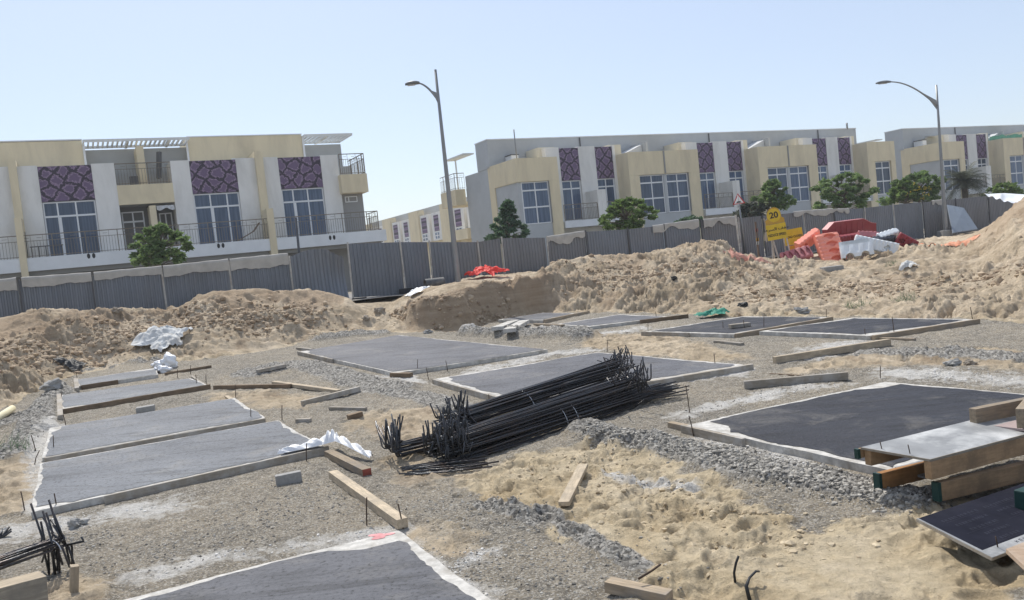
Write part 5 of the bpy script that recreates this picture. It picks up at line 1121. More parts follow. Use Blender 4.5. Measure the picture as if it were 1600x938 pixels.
def skin_mat():
    m, nt, b = nodes_of('purple_patterned_panel'); Lk = nt.links.new; tc = nt.nodes.new('ShaderNodeTexCoord')
    sp = nt.nodes.new('ShaderNodeSeparateXYZ'); Lk(tc.outputs['Object'], sp.inputs['Vector']); cb = nt.nodes.new('ShaderNodeCombineXYZ'); Lk(sp.outputs['X'], cb.inputs['X']); Lk(sp.outputs['Z'], cb.inputs['Y'])
    nd = nt.nodes.new('ShaderNodeTexNoise'); nd.inputs['Scale'].default_value = 4.2; nd.inputs['Detail'].default_value = 5; Lk(cb.outputs['Vector'], nd.inputs['Vector'])
    ad = nt.nodes.new('ShaderNodeVectorMath'); ad.operation = 'MULTIPLY_ADD'; ad.inputs[1].default_value = (.34, .34, 0); Lk(nd.outputs['Color'], ad.inputs[0]); Lk(cb.outputs['Vector'], ad.inputs[2])
    rt = nt.nodes.new('ShaderNodeMapping'); rt.inputs['Rotation'].default_value = (0, 0, .72); Lk(ad.outputs['Vector'], rt.inputs['Vector'])
    vo = nt.nodes.new('ShaderNodeTexVoronoi'); vo.voronoi_dimensions = '2D'; vo.feature = 'DISTANCE_TO_EDGE'; vo.inputs['Scale'].default_value = 1.5; vo.inputs['Randomness'].default_value = .52; Lk(rt.outputs['Vector'], vo.inputs['Vector'])
    nf = nt.nodes.new('ShaderNodeTexNoise'); nf.inputs['Scale'].default_value = 16; nf.inputs['Detail'].default_value = 3; Lk(cb.outputs['Vector'], nf.inputs['Vector'])
    ma = nt.nodes.new('ShaderNodeMath'); ma.operation = 'MULTIPLY_ADD'; ma.inputs[1].default_value = .42; ma.inputs[2].default_value = -.21; Lk(nf.outputs['Fac'], ma.inputs[0])
    su = nt.nodes.new('ShaderNodeMath'); su.operation = 'ADD'; Lk(ma.outputs[0], su.inputs[0]); Lk(vo.outputs['Distance'], su.inputs[1])
    r_ = ramp(nt, su.outputs[0], [(.0, (.020, .012, .026)), (.10, (.035, .020, .042)), (.135, (.24, .165, .25)), (.185, (.30, .21, .30)), (.235, (.125, .080, .150)), (.5, (.145, .092, .172))])
    Lk(r_.outputs['Color'], b.inputs['Base Color']); b.inputs['Roughness'].default_value = .6; return m
MT['skin'] = skin_mat()
RZ = PI/2 - AZ
MT['pale_grey'] = mat('light_grey_render', (.54, .55, .55), .9, .04, 1.5)
MT['pale_cream'] = mat('pale_cream_render', (.66, .61, .48), .9, .04, 1.5)
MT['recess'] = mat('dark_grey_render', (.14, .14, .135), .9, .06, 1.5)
def ubox(root, name, m, u0, u1, w0, w1, z0, z1, parent=None, bev=0):
    mb = MB(); mb.box(u0, u1, -w0, -w1, z0, z1); return mb.build(name, MT[m], parent or root, bevel=bev)
def window(root, u0, u1, z0, z1, w, cols, rows, door=False, fr=.075, name='window'):
    """cols / rows: positions (0..1) of the mullions"""
    mb = MB(); d0, d1 = -w, -w + .09
    mb.box(u0, u0 + fr, d0, d1, z0, z1); mb.box(u1 - fr, u1, d0, d1, z0, z1); mb.box(u0 + fr, u1 - fr, d0, d1, z1 - fr, z1); mb.box(u0 + fr, u1 - fr, d0, d1, z0, z0 + fr)
    for c in cols: x = u0 + (u1 - u0)*c; mb.box(x - fr*.55, x + fr*.55, d0 + .004, d1, z0 + fr, z1 - fr)
    for r_ in rows: z = z0 + (z1 - z0)*r_; mb.box(u0 + fr, u1 - fr, d0 + .008, d1, z - fr*.7, z + fr*.7)
    f_ = mb.build(name, MT['frame'], root); g_ = MB(); g_.box(u0 + .02, u1 - .02, d0 + .045, d0 + .06, z0 + .02, z1 - .02); g_.build('pane', MT['glass'], f_); return f_
def railing(root, segs, z0, z1, step=.13, name='railing'):
    """segs: list of ((u, w), (u, w))"""
    mb = MB()
    for (a, b) in segs:
        A = np.array([a[0], -a[1], 0]); B = np.array([b[0], -b[1], 0]); l = np.linalg.norm(B - A); t = (B - A)/l; n_ = max(2, int(l/step))
        for z, s_ in ((z1, .05), (z0 + (z1 - z0)*.74, .028), (z0 + .08, .03)): mb.beam(A + [0, 0, z], B + [0, 0, z], s_, s_)
        for i in range(n_ + 1):
            p = A + t*l*i/n_; big = i % 11 == 0; top = z1 if (big or i % 11 in (4, 8)) else z0 + (z1 - z0)*.74
            mb.beam(p + [0, 0, z0], p + [0, 0, top], .045 if big else .018, .045 if big else .018, up=(1, 0, 0))
            if i % 11 in (2, 6) and i < n_: mb.beam(p + t*.0 + [0, 0, z0 + (z1 - z0)*.87], p + t*step*1.6 + [0, 0, z0 + (z1 - z0)*.87], .018, .018)
    return mb.build(name, MT['rail'], root)
def pergola(root, u0, u1, w0, w1, z, step=.30, beams=()):
    mb = MB(); mb.box(u0, u1, -w0, -w0 + .06, z - .10, z + .06); mb.box(u0, u1, -w1 - .06, -w1, z - .10, z + .06)
    n_ = int((u1 - u0)/step)
    for i in range(n_ + 1): x = u0 + .03 + (u1 - u0 - .06)*i/n_; mb.box(x - .045, x + .045, -w0 + .06, -w1 - .06, z - .07, z + .04)
    for x in beams: mb.box(x - .07, x + .07, -w0 + .061, -w1 - .061, z - .16, z + .055)
    return mb.build('pergola', MT['pergola'], root)
# ---------------- left terrace
LB = empty('terraced_houses', O, RZ, 'left terrace with wide purple patterned panels, white walls and one long white balcony', 'terraced houses')
ubox(LB, 'rear_volume', 'grey_wall', -14.5, 10.85, -2.3, -11, 1.2, 10.2)
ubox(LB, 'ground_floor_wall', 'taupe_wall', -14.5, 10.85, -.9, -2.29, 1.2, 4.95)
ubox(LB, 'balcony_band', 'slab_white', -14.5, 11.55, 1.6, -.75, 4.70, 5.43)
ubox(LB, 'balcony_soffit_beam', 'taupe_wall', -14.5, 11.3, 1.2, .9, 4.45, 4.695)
for k, (a, b) in enumerate(((-10.5, -9.5), (-9.1, -8.1), (-5.35, -4.13), (-1.05, .03), (2.79, 3.95), (4.42, 5.40), (8.17, 9.32), (-14.4, -13.2))):
    ubox(LB, 'white_wall', 'white_wall', a, b, 0, -2.28, 5.435, 10.68)
for k, (a, b) in enumerate(((-8.1, -5.35), (.03, 2.79), (5.40, 8.17), (-13.2, -10.5))):
    ubox(LB, 'patterned_panel', 'skin', a + .004, b - .004, -.07, -.20, 8.63, 10.63)
    ubox(LB, 'upper_wall', 'white_wall', a + .004, b - .004, -.21, -2.28, 8.63, 10.58)
    cols = (.27, .62) if k in (0, 2) else (.36, .73)
    window(LB, a + .02, b - .02, 5.45, 8.60, -.16, cols, (.735,))
    ubox(LB, 'door_frame', 'frame', a + .02 + (b - a - .04)*cols[0], a + .02 + (b - a - .04)*cols[0] + .14, -.145, -.158, 5.46, 7.70)
    # pairs of small dark spouts in the balcony band
for (px, py) in ((142.5, 400), (345, 384), (519, 371.5)):
    u, z = fac(px, py, 1.6); mb = MB()
    for du in (-.13, .13): mb.prism([(u + du + .085*math.cos(a_), -1.606, z + .15*math.sin(a_)) for a_ in np.linspace(0, 2*PI, 13)[:-1]], (0, .004, 0))
    mb.build('drain_spouts', MT['ink'], LB)
for (a, b, zl) in ((-9.5, -9.1, 7.66), (3.95, 4.42, 7.28)):
    ubox(LB, 'party_fin', 'cream', a, b, .32, -2.28, 7.0, 11.05); ubox(LB, 'balcony_divider', 'cream', a + .02, b - .04, 1.68, .0, 4.32, zl)
# loggia between the two middle houses
ubox(LB, 'loggia_parapet', 'cream', -4.13, -1.05, .02, -.14, 8.19, 9.35); ubox(LB, 'loggia_floor', 'taupe_wall', -4.13, -1.05, -.145, -2.28, 8.19, 8.40)
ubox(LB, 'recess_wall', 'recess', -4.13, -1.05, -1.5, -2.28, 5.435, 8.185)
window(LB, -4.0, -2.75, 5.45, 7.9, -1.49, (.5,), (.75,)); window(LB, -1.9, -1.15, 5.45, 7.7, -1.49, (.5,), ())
ubox(LB, 'loggia_post', 'cream', -2.52, -2.16, .10, -1.49, 5.435, 8.05); ubox(LB, 'loggia_divider', 'cream', -2.78, -2.38, -.6, -2.9, 8.41, 11.72)
mb = MB(); mb.grid(lambda u, v: (-2.12 + 1.0*u, -.05 + .05*math.sin(u*20) - .12*v, 8.02 - .24*v*(1 + .3*math.sin(u*9))), 16, 5); mb.build('rolled_blind', MT['tarp'], LB, fixn=False)
railing(LB, [((-4.13, -.05), (-1.05, -.05))], 9.36, 10.62, .16)
mb = MB(); mb.beam((-1.75, .3, 9.7), (-1.55, .4, 11.3), .30, .18); mb.build('dark_cloth', MT['dark_trim'], LB)
mb = MB(); mb.box(-3.35, -2.9, .3, .8, 9.36, 9.9); mb.build('loggia_chair', MT['dark_trim'], LB)
# set back upper storey
ubox(LB, 'upper_storey', 'cream', -14.5, -5.62, -2.0, -11, 10.21, 12.38); ubox(LB, 'upper_storey', 'cream', .34, 7.62, -2.0, -11, 10.21, 12.40)
ubox(LB, 'upper_back_wall', 'grey_wall', -5.62, .34, -3.0, -11, 10.21, 11.95); ubox(LB, 'upper_back_wall', 'grey_wall', 7.62, 10.55, -3.0, -11, 10.21, 11.85)
for (a, b) in ((-14.5, -5.60), (.32, 7.64)): ubox(LB, 'coping', 'slab_white', a, b, -1.96, -11.04, 12.405, 12.47)
for (a, b) in ((-9.0, -8.2), (-10.4, -9.6), (2.9, 3.8), (4.5, 5.3)): window(LB, a, b, 10.66, 10.98, -1.98, (), (), fr=.06)
for x in (-5.62, .22, 7.60): ubox(LB, 'downpipe', 'frame', x + .002, x + .12, -1.85, -1.97, 10.7, 12.2)
pergola(LB, -5.60, .30, -.5, -2.95, 12.12, .26, (-3.2, -.85)); pergola(LB, 7.68, 11.0, -1.5, -4.6, 12.28, .30, (9.2,))
# right end: small balcony, grey end wall, railings
ubox(LB, 'end_wall', 'taupe_wall', 9.32, 10.84, -.3, -2.28, 5.435, 8.06); window(LB, 9.6, 10.45, 7.52, 7.92, -.28, (.3,), (), fr=.06)
mb = MB(); mb.box(9.21, 11.0, -.62, 2.9, 8.07, 9.28); mb.build('corner_parapet', MT['cream'], LB)
railing(LB, [((9.25, .55), (10.92, .55)), ((10.92, .55), (10.92, -2.9))], 9.29, 10.62, .13)
railing(LB, [((-14.4, 1.5), (11.12, 1.5)), ((11.12, 1.5), (11.12, -.7))], 5.44, 6.68, .15)
# balcony furniture just showing through the railings
mb = MB()
for u in (-8.9, -8.55, -8.2, -7.8, -7.4): mb.box(u, u + .05, -.75, -.7, 5.44, 6.05)
mb.box(-8.95, -7.3, -.8, -.65, 6.05, 6.10); mb.build('balcony_bench', MT['dark_trim'], LB)
mb = MB(); mb.beam((2.2, -.9, 5.5), (3.2, -.9, 6.0), .5, .05, up=(0, 0, 1)); mb.beam((3.2, -.9, 6.0), (3.6, -.9, 6.5), .5, .05); mb.build('lounge_chair', MT['dark_timber'], LB)
# ---------------- purple panel terrace with cream bays (centre and far right)
def bay_terrace(shift, dz_, nz, right_half, label, depth=7.2):
    T = empty('terraced_houses', O + D*shift + [0, 0, dz_], RZ, label, 'terraced houses')
    u0 = 21.74; c0 = 28.9; Pd = 13.37; W = 1.6; end = c0 + Pd*(nz - 1) + (Pd/2 if right_half else 3.2)
    ubox(T, 'rear_volume', 'grey_wall', u0 + .5, end, -1.6, -depth, 1.0, 9.6)
    ubox(T, 'upper_storey', 'grey_wall', u0 - .02, end - .35, -2.5, -4.6, 9.6, 11.72); ubox(T, 'roof_coping', 'slab_white', u0 - .06, end - .3, -2.46, -4.64, 11.725, 11.80)
    # end wall, frame of the corner bay
    ubox(T, 'end_wall', 'grey_wall', u0, u0 + .49, -2.92, -7.1, 1.0, 8.62); ubox(T, 'end_wall', 'grey_wall', u0 + .02, u0 + .49, -2.5, -7.1, 8.62, 9.59)
    ubox(T, 'bay_frame', 'cream', u0 - .02, u0 + 3.5, W, -2.0, 8.02, 9.72); ubox(T, 'bay_frame', 'cream', u0 - .02, u0 + .5, -2.001, -2.9, 1.0, 9.72)
    ubox(T, 'bay_infill', 'grey_wall', u0 + .06, u0 + .34, W - .12, -2.0, 1.0, 8.015); ubox(T, 'bay_pier', 'cream', u0 + 2.66, u0 + 3.5, W, -1.6, 1.0, 8.015)
    ubox(T, 'bay_apron', 'grey_wall', u0 + .345, u0 + 2.655, W - .14, -1.59, 1.0, 4.93)
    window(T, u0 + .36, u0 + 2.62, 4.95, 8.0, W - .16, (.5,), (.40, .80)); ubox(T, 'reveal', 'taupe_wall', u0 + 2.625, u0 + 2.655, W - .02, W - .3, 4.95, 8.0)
    for k in range(nz):
        c = c0 + Pd*k
        a, b = c - 3.66, c + 3.66
        # white wall with two patterned panels
        for (x0, x1) in ((a + .01, c - 2.46), (c - .72, c + .78), (c + 2.42, b - 1.0)): ubox(T, 'white_wall', 'white_wall', x0, x1, 0, -1.58, 4.0, 10.63)
        for (x0, x1) in ((c - 2.46, c - .72), (c + .78, c + 2.42)):
            ubox(T, 'patterned_panel', 'skin', x0 + .004, x1 - .004, -.05, -.2, 8.10, 10.55); ubox(T, 'panel_backing', 'white_wall', x0 + .004, x1 - .004, -.201, -1.58, 8.0, 10.5)
            window(T, x0 + .02, x1 - .02, 5.0, 8.08, -.14, (.5,), (.80,)); ubox(T, 'wall_below', 'white_wall', x0 + .004, x1 - .004, -.02, -1.58, 2.5, 4.99)
        ubox(T, 'roof_block', 'pale_cream', c - 3.95, c - 2.47, -.55, -2.4, 9.4, 10.74); ubox(T, 'roof_block', 'pale_cream', c + 2.45, c + 3.65, -.55, -2.4, 9.4, 10.74)
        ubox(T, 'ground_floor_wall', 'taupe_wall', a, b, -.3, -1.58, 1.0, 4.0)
        ubox(T, 'balcony_slab', 'slab_white', c - 3.5, c - .12, W, -.02, 4.45, 4.95); ubox(T, 'balcony_slab', 'slab_white', c + .20, c + 2.95, W, -.02, 4.45, 4.95)
        fb = MB(); fb.box(c - .45, c + .32, -W - .02, -.02, 4.40, 7.12); fb.box(c - .10, c + .0, -W - .05, -W - .021, 4.45, 7.1); fb.build('balcony_fin', MT['white_wall'], T)
        railing(T, [((c - 3.45, W - .06), (c - .50, W - .06))], 4.96, 6.15, .13); railing(T, [((c + .36, W - .06), (c + 2.9, W - .06))], 4.96, 6.15, .13)
        ubox(T, 'drain_pipe', 'dark_trim', c + 1.05, c + 1.13, -2.40, -2.46, 10.7, 11.7)
        last = k == nz - 1 and not right_half
        # cream bay to the right: a double one, or half of one at the end of the row
        s = c + 2.66; e = s + 6.92 if k < nz - 1 else s + 3.75
        ubox(T, 'bay_frame', 'cream', s, e, W, -1.57, 8.02, 9.82); ubox(T, 'bay_pier', 'cream', s, s + .95, W, -1.57, 1.0, 8.015)
        if k < nz - 1:
            m_ = (s + e)/2; ubox(T, 'bay_pier', 'cream', e - 1.1, e, W, -1.57, 1.0, 8.015)
            ubox(T, 'bay_apron', 'grey_wall', s + .955, e - 1.105, W - .14, -1.56, 1.0, 4.93); ubox(T, 'bay_mullion', 'grey_wall', m_ - .13, m_ + .13, W - .10, -1.56, 4.94, 8.012)
            window(T, s + 1.0, m_ - .14, 4.95, 8.0, W - .16, (.5,), (.40, .80)); window(T, m_ + .14, e - 1.15, 4.95, 8.0, W - .16, (.5,), (.40, .80)); ubox(T, 'reveal', 'taupe_wall', e - 1.145, e - 1.105, W - .02, W - .3, 4.95, 8.0)
            ubox(T, 'drain_pipe', 'taupe_wall', m_ - .06, m_ + .06, W + .06, W + .002, 8.05, 9.8); ubox(T, 'divider_stub', 'grey_wall', m_ - .1, m_ + .1, -.4, -2.4, 9.4, 10.85)
            mb = MB(); mb.prism([(m_ - 2.5, .9, 9.83), (m_ - .15, .9, 9.83), (m_ - .15, .9, 10.72)], (0, 1.4, 0)); mb.build('stair_cover', MT['pale_grey'], T)
        else:
            ubox(T, 'bay_pier', 'cream', e - .62, e, W, -1.57, 1.0, 8.015); ubox(T, 'bay_apron', 'grey_wall', s + .955, e - .625, W - .14, -1.56, 1.0, 4.93)
            window(T, s + 1.0, e - .66, 4.95, 8.0, W - .16, (.5,), (.40, .80))
    # things on the roof of the corner bay
    ubox(T, 'roof_hatch', 'frame', u0 + 1.3, u0 + 1.9, -1.3, -2.3, 9.7, 10.35); ubox(T, 'roof_hatch_trim', 'dark_trim', u0 + 1.25, u0 + 1.95, -1.28, -2.3, 10.352, 10.42)
    # back balcony with canopy at the end
    ubox(T, 'end_balcony', 'cream', u0 - .9, u0 - .001, -7.3, -10.3, 7.35, 8.62); railing(T, [((u0 - .85, -7.3), (u0 - .85, -10.2)), ((u0 - .85, -7.3), (u0, -7.3))], 8.63, 9.9, .2)
    ubox(T, 'end_balcony_floor', 'cream', u0 + .0, u0 + 3, -7.3, -10.3, 7.35, 7.6)
    ubox(T, 'canopy', 'pergola', u0 - 1.0, u0 - .03, -4.9, -8.6, 11.05, 11.15); mb = MB(); mb.box(u0 - .35, u0 - .25, 7.9, 8.0, 8.62, 11.04); mb.build('canopy_post', MT['pergola'], T)
    return T
CB = bay_terrace(0, 0, 3, True, 'central terrace with cream bays, narrow purple panels and a flat pale grey upper storey')
mb = MB(); mb.tube([(21.74 + 1.2, .3, 9.65), (21.74 + 1.2, .3, 12.1)], .045, 8); mb.build('mast', MT['lamp_steel'], CB)
u, z = fac(1325, 200, -2.4); mb = MB(); mb.tube([(u, 2.5, 11.7), (u, 2.5, 12.3)], .09, 8); mb.build('vent_pipe', MT['lamp_steel'], CB)
mb = MB(); u = 25.0
RB = bay_terrace(47.06, -.2, 2, True, 'far right terrace with cream corner bay, green netting and shade cloth on top')
mb = MB(); mb.grid(lambda u, v: (21.74 + 2.5 + 9.5*u, 1.2 + .8*v, 10.75 - .28*math.sin(PI*u) + .05*v), 20, 3); mb.build('shade_cloth', MT['plastic'], RB, fixn=False)
for x in (21.74 + 8.3, 21.74 + 9.6): ubox(RB, 'shade_post', 'pergola', x, x + .07, -1.2, -1.27, 9.7, 10.8)
mb = MB(); mb.grid(lambda u, v: (32.4 + 5.4*u, .3 + .3*math.sin(u*12), 9.86 + .62*v - .16*math.sin(PI*u) + .07*math.sin(u*15 + v*3) + .05*math.sin(u*41)), 24, 5); mb.build('green_net', mat('green_roof_netting', (.10, .30, .22), .7, .2, 5), RB, fixn=False)
# ---------------- rows far behind, seen end on through the gap
FB_ = empty('terraced_houses', O + D*35 - N*0, RZ, 'distant cream terrace with purple panels, seen through the gap between nearer terraces', 'terraced houses')
w_lo, w_hi = -90, -30
ubox(FB_, 'rear_volume', 'cream', .4, 9, w_hi, w_lo, 1.0, 9.2)
for k in range(-1, 5):
    o_ = -11.1*k; b0, b1 = -54 + 22.2 + o_, -50.5 + 22.2 + o_
    if b1 < w_lo + 3: continue
    top = 10.25 - .0*k
    ubox(FB_, 'bay_frame', 'cream', -.55, .39, b1, b0, 5.2, top)
    z0, z1 = b1 + .0, b1 + 7.6
    ubox(FB_, 'upper_storey', 'grey_wall', 1.2, 8, z1, b0, 9.2, 10.6)
    for (p0, p1) in ((b1 + .2, b1 + 2.5), (b1 + 4.5, b1 + 6.6)):
        ubox(FB_, 'white_wall', 'white_wall', -.30, .38, p1 + .55, p0 - .5, 5.9, 9.5); ubox(FB_, 'patterned_panel', 'skin', -.33, -.301, p1 - .25, p0 + .3, 7.1, 9.15)
        mb = MB(); mb.box(-.335, -.302, -(p1 - .25), -(p0 + .3), 6.05, 7.0); f_ = mb.build('window', MT['frame'], FB_); mb = MB()
        for q_ in (0, 1):
            for r_ in (0, 1): ww = (p1 - p0 - .55)/2; y0_ = -(p1 - .25) + .12 + q_*ww; mb.box(-.345, -.336, y0_, y0_ + ww - .2, 6.12 + r_*.45, 6.46 + r_*.45)
        mb.build('pane', MT['glass'], f_)
ubox(FB_, 'balcony', 'cream', -1.6, -.0, -33, -38, 5.4, 6.6)
# ================================================================ trees and shrubs beyond the fence
def leaf_mat(name, lo, hi, dry=None):
    m, nt, b = nodes_of(name); g_ = nt.nodes.new('ShaderNodeNewGeometry'); tc = nt.nodes.new('ShaderNodeTexCoord'); n = noise_node(nt, 1.4, 3, .6, vec=tc.outputs['Object'])
    r1 = ramp(nt, g_.outputs['Random Per Island'], [(.0, lo), (1.0, hi)] if not dry else [(.0, lo), (.75, hi), (1.0, dry)]); k = ramp(nt, n.outputs['Fac'], [(.3, .75), (.7, 1.2)])
    nt.links.new(mixc(nt, 1.0, r1.outputs['Color'], k.outputs['Color'], 'MULTIPLY'), b.inputs['Base Color']); b.inputs['Roughness'].default_value = .55; b.inputs['Specular IOR Level'].default_value = .35
    t = nt.nodes.new('ShaderNodeBsdfTranslucent'); nt.links.new(r1.outputs['Color'], t.inputs['Color']); mx = nt.nodes.new('ShaderNodeMixShader'); mx.inputs[0].default_value = .45
    out = nt.nodes['Material Output']; nt.links.new(b.outputs['BSDF'], mx.inputs[1]); nt.links.new(t.outputs['BSDF'], mx.inputs[2]); nt.links.new(mx.outputs['Shader'], out.inputs['Surface']); return m
MT['leaf'] = leaf_mat('fresh_leaves', (.10, .165, .052), (.235, .325, .12)); MT['leaf_dark'] = leaf_mat('dark_leaves', (.050, .105, .055), (.125, .200, .100)); MT['leaf_light'] = leaf_mat('light_leaves', (.085, .145, .035), (.195, .275, .080))
MT['leaf_grey'] = leaf_mat('grey_palm_leaves', (.060, .075, .052), (.115, .125, .085)); MT['flower'] = leaf_mat('yellow_flowers', (.55, .42, .03), (.62, .52, .10)); MT['bark'] = mat('bark', (.17, .135, .10), .95, .25, 8, bs_scale=30, bs_str=.6, bs_dist=.02)
def tree(px, py_top, py_base, wpx, Y, label, shape='layered', leafm='leaf', n=2600, lsz=.15, seed=1, name='tree', cat='tree', base_z=1.4, flowers=0, hcrown=None):
    rng = np.random.default_rng(seed); top = P(px, py_top, Y); low = P(px, py_base, Y); rad = wpx*.5*Y/FPX; base = np.array([low[0] + .05, low[1], base_z]); Hc = top[2] - low[2]
    root = empty(name, base, 0, label, cat)
    zl = low[2] - base_z; zt = top[2] - base_z; cx = top[0] - base[0]
    # clumps at the ends of limbs
    cl = []; mb = MB(); trunk_top = zl + Hc*(.35 if shape != 'cone' else .7)
    mb.tube([(0, 0, -.2), (.05, 0, trunk_top*.5), (cx*.5, .04, trunk_top)], [.10, .08, .05], 8)
    nl = 46 if shape != 'shrub' else 40
    for k in range(nl):
        f_ = (k + .5)/nl; an = k*2.4 + rng.uniform(-.4, .4)
        if shape == 'cone': rr_ = rad*(1.02 - f_)**.8*rng.uniform(.45, 1.2); z = zl + Hc*(.04 + .92*f_)
        elif shape == 'layered': rr_ = rad*(math.sin(PI*(.22 + .68*f_)))**.9*rng.uniform(.35, 1.18); z = zl + Hc*(.08 + .84*f_)
        else: rr_ = rad*math.sqrt(max(.05, 1 - f_**2))*rng.uniform(.35, 1.2); z = zl + Hc*(.08 + .84*f_)
        p = np.array([cx*f_ + rr_*math.cos(an), rr_*.95*math.sin(an), z]); cl.append((p, rad*rng.uniform(.10, .32)*(1 - .35*f_)))
        s0 = np.array([cx*.5*min(1, f_*1.2), 0, max(.2, min(trunk_top, z - .25*Hc*.3 - .1))]); mb.tube([s0, (s0 + p)/2 + [0, 0, .06], p], [.035, .022, .010], 5)
    mb.build('trunk', MT['bark'], root)
    per = int(n*.58)//nl; V_ = []; cl = [(p, r_*(.78 if shape != 'cone' else .85)) for p, r_ in cl]
    for p, r_ in cl:
        d_ = rng.normal(0, 1, (per, 3)); d_ /= np.linalg.norm(d_, axis=1)[:, None]; q_ = p + d_*(r_*rng.random((per, 1))**.45)*np.array([1.25, 1.1, .55 if shape == 'layered' else .8]); V_.append(q_)
    V_ = np.vstack(V_); k = len(V_); t1 = rng.normal(0, 1, (k, 3)); t1[:, 2] *= .6; t1 /= np.linalg.norm(t1, axis=1)[:, None]; t2 = np.cross(t1, rng.normal(0, 1, (k, 3))); t2 /= np.linalg.norm(t2, axis=1)[:, None]
    s_ = lsz*rng.uniform(.6, 1.25, (k, 1)); a = V_ - t1*s_; b = V_ + t2*s_*.42; c = V_ + t1*s_; d2 = V_ - t2*s_*.42; fold_ = np.cross(t1, t2)*s_*.12
    vv = np.stack([a, b + fold_, c, d2 + fold_], 1).reshape(-1, 3); fs = np.arange(k*4).reshape(-1, 4)
    me = bpy.data.meshes.new('crown'); me.from_pydata(vv.tolist(), [], fs.tolist()); me.materials.append(MT[leafm]); o = bpy.data.objects.new('crown', me); COL.objects.link(o); o.parent = root
    if flowers:
        mb = MB(); rr2 = random.Random(seed)
        for _ in range(flowers):
            p, r_ = cl[rr2.randrange(len(cl))]; q_ = np.array([rr2.uniform(-1, .15)*rad + cx, -rad*.75 + rr2.uniform(-.1, .2), zl + Hc*rr2.uniform(.1, .62)])
            for _k in range(4): mb.rock(q_ + np.array([rr2.uniform(-.1, .1) for _ in range(3)]), .042, rr2.randrange(99), 1)
        tag(mb.build('flowers', MT['flower'], root), kind='stuff')
    return root
tree(245, 348, 418, 84, 37, 'bushy green tree with flat layered crown in front of the left terrace', 'layered', 'leaf', 5200, .17, 1)
tree(793, 312, 378, 56, 46, 'cone shaped dark green tree before the end wall of the central terrace', 'cone', 'leaf_dark', 4600, .17, 2)
tree(978, 307, 362, 84, 47, 'wide low bright green tree under the second balcony of the central terrace', 'layered', 'leaf_light', 5200, .17, 3)
tree(1206, 279, 330, 54, 52, 'rounded green tree above the speed sign in front of the third bay', 'shrub', 'leaf', 4600, .17, 4)
tree(1319, 267, 330, 86, 54, 'broad dense green tree between the third and fourth bays', 'layered', 'leaf', 6500, .18, 5)
tree(1434, 268, 318, 84, 58, 'spreading shrub dotted with yellow flowers left of the right lamp post', 'shrub', 'leaf', 5600, .18, 6, name='shrub', cat='shrub', flowers=14)
tree(1414, 280, 318, 44, 57.5, 'light green shrub at the corner of the far right terrace', 'shrub', 'leaf_light', 2600, .18, 16, name='shrub', cat='shrub')
tree(1570, 286, 312, 60, 60, 'low bright shrub behind the white sheet at the right edge', 'shrub', 'leaf_light', 2600, .18, 7, name='shrub', cat='shrub')
tree(1172, 316, 345, 58, 52, 'dusty grey green shrub behind the triangle sign', 'shrub', 'leaf_grey', 2600, .16, 8, name='shrub', cat='shrub')
tree(1078, 339, 356, 52, 50, 'small dark shrub low behind the fence under the third balcony', 'shrub', 'leaf_dark', 1800, .16, 9, name='shrub', cat='shrub')
tree(768, 366, 376, 20, 47, 'tiny dark bush beside the cone shaped tree', 'shrub', 'leaf_dark', 500, .12, 10, name='shrub', cat='shrub')
# date palm
def palm(px, py, Y, hpx, label, seed=2):
    c = P(px, py, Y); base = np.array([c[0], c[1], 1.3]); root = empty('palm_tree', base, 0, label, 'palm tree'); rng = random.Random(seed); zc = c[2] - 1.3; R_ = hpx*Y/FPX
    mb = MB(); mb.tube([(0, 0, -.2), (.03, 0, zc*.5), (0, 0, zc)], [.24, .20, .17], 10); mb.build('trunk', MT['bark'], root)
    mb = MB()
    for k in range(46):
        an = k*2.39996; el = rng.uniform(-.35, 1.25); L_ = R_*rng.uniform(.75, 1.1); pts = []
        for i in range(9):
            t = i/8; r_ = L_*t*math.cos(el)*(1 - .12*t); z = zc + L_*(t*math.sin(el) - .55*t*t*(1.1 - .4*math.sin(el))); pts.append(np.array([r_*math.cos(an), r_*math.sin(an), z]))
        sd = np.array([-math.sin(an), math.cos(an), 0])
        for i in range(8):
            for h_ in range(4):
                t = (i + h_/4)/8; p = pts[i] + (pts[i+1] - pts[i])*(h_/4); tg = pts[i+1] - pts[i]; tg /= np.linalg.norm(tg); wl = R_*.34*math.sin(PI*min(1, .12 + t*.86))**.7
                for sg in (-1, 1):
                    tip = p + sd*sg*wl*.8 + tg*wl*.6 + np.array([0, 0, -.25*wl*rng.uniform(.2, 1.2)]); mb.add([p - tg*.02, p + tg*.02, tip], [(0, 1, 2)])
    mb.build('fronds', MT['leaf_grey'], root, fixn=False)
palm(1506, 284, 57, 52, 'grey green date palm just right of the right lamp post')
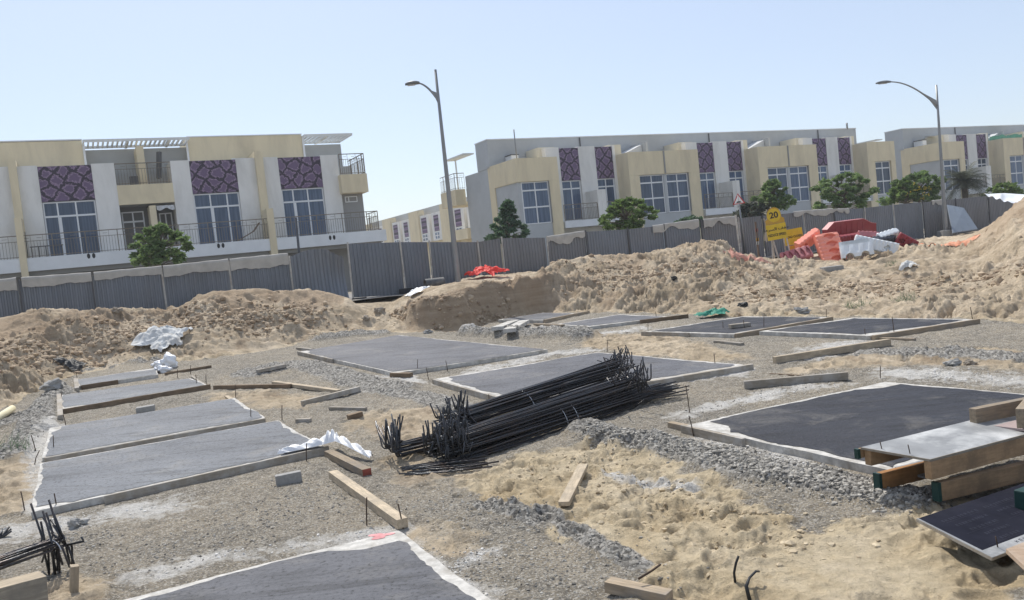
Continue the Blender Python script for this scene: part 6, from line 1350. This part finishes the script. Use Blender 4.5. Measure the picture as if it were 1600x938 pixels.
# a few weeds on the bank
def weed(px, py, r_, label, seed):
    a = GZ(px, py); rng = random.Random(seed); mb = MB()
    for _ in range(70):
        an = rng.uniform(0, 2*PI); el = rng.uniform(.1, 1.3); l = r_*rng.uniform(.4, 1.0); b = np.array([rng.uniform(-r_, r_)*.8, rng.uniform(-r_, r_)*.5, -.02]); b[2] = ground_z(a[0] + b[0], a[1] + b[1]) - a[2]; d_ = np.array([math.cos(an)*math.cos(el), math.sin(an)*math.cos(el), math.sin(el)])
        sd = np.cross(d_, [0, 0, 1.]); mb.add([b - sd*.012, b + sd*.012, b + d_*l], [(0, 1, 2)])
    tag(mb.build('weed', MT['leaf_dark'], loc=a, fixn=False), label, 'weed')
weed(1339, 482, .42, 'dark green weed at the foot of the right sand bank above the far slabs', 1); weed(1413, 470, .40, 'sparse pale weed on the right sand bank, higher than the dark one', 2); weed(8, 700, .5, 'thin weeds on the gravel at the left edge', 3); weed(1392, 413, .3, 'small weed tuft on the sand below the white barriers', 4)
terrain_build()
# ================================================================ daylight
SUN_EL, SUN_AZ = math.radians(54), math.radians(-22)     # azimuth from the view direction, to the left
sv = Vector((math.sin(SUN_AZ)*math.cos(SUN_EL), math.cos(SUN_AZ)*math.cos(SUN_EL), math.sin(SUN_EL)))
sl = bpy.data.lights.new('sun', 'SUN'); sl.energy = 4.2; sl.angle = math.radians(.53); sl.color = (1.0, .955, .88)
so = bpy.data.objects.new('sun', sl); COL.objects.link(so); so.rotation_euler = sv.to_track_quat('Z', 'Y').to_euler()
w = bpy.data.worlds.new('World'); scene.world = w; w.use_nodes = True; nt = w.node_tree
sky = nt.nodes.new('ShaderNodeTexSky'); sky.sky_type = 'NISHITA'; sky.sun_disc = False; sky.sun_elevation = SUN_EL; sky.sun_rotation = SUN_AZ
sky.altitude = 0; sky.air_density = 1.0; sky.dust_density = 1.0; sky.ozone_density = 2.5
hz = nt.nodes.new('ShaderNodeMix'); hz.data_type = 'RGBA'; hz.inputs[0].default_value = .5; hz.inputs[7].default_value = (4.2, 4.5, 5.2, 1); nt.links.new(sky.outputs['Color'], hz.inputs[6])   # dusty pale air
bg = nt.nodes['Background']; nt.links.new(hz.outputs[2], bg.inputs['Color']); bg.inputs['Strength'].default_value = .15
vs_ = scene.view_settings; vs_.view_transform = 'Standard'; vs_.look = 'None'; vs_.gamma = 1.0; vs_.exposure = 0.14; vs_.use_curve_mapping = False
mb = MB(); mb.box(-4500, 4500, -4500, 4500, -2.0, 16.0)
hm = bpy.data.materials.new('dusty_air'); hm.use_nodes = True; hn = hm.node_tree; hn.nodes.remove(hn.nodes['Principled BSDF']); pv = hn.nodes.new('ShaderNodeVolumePrincipled')
pv.inputs['Color'].default_value = (.92, .95, 1.0, 1); pv.inputs['Density'].default_value = .0006; pv.inputs['Anisotropy'].default_value = .3
hn.links.new(pv.outputs['Volume'], hn.nodes['Material Output'].inputs['Volume'])
tag(mb.build('haze', hm), kind='stuff')
scene.render.resolution_x = 1024; scene.render.resolution_y = 600
scene.cycles.max_bounces = 6; scene.cycles.diffuse_bounces = 4; scene.cycles.use_denoising = True
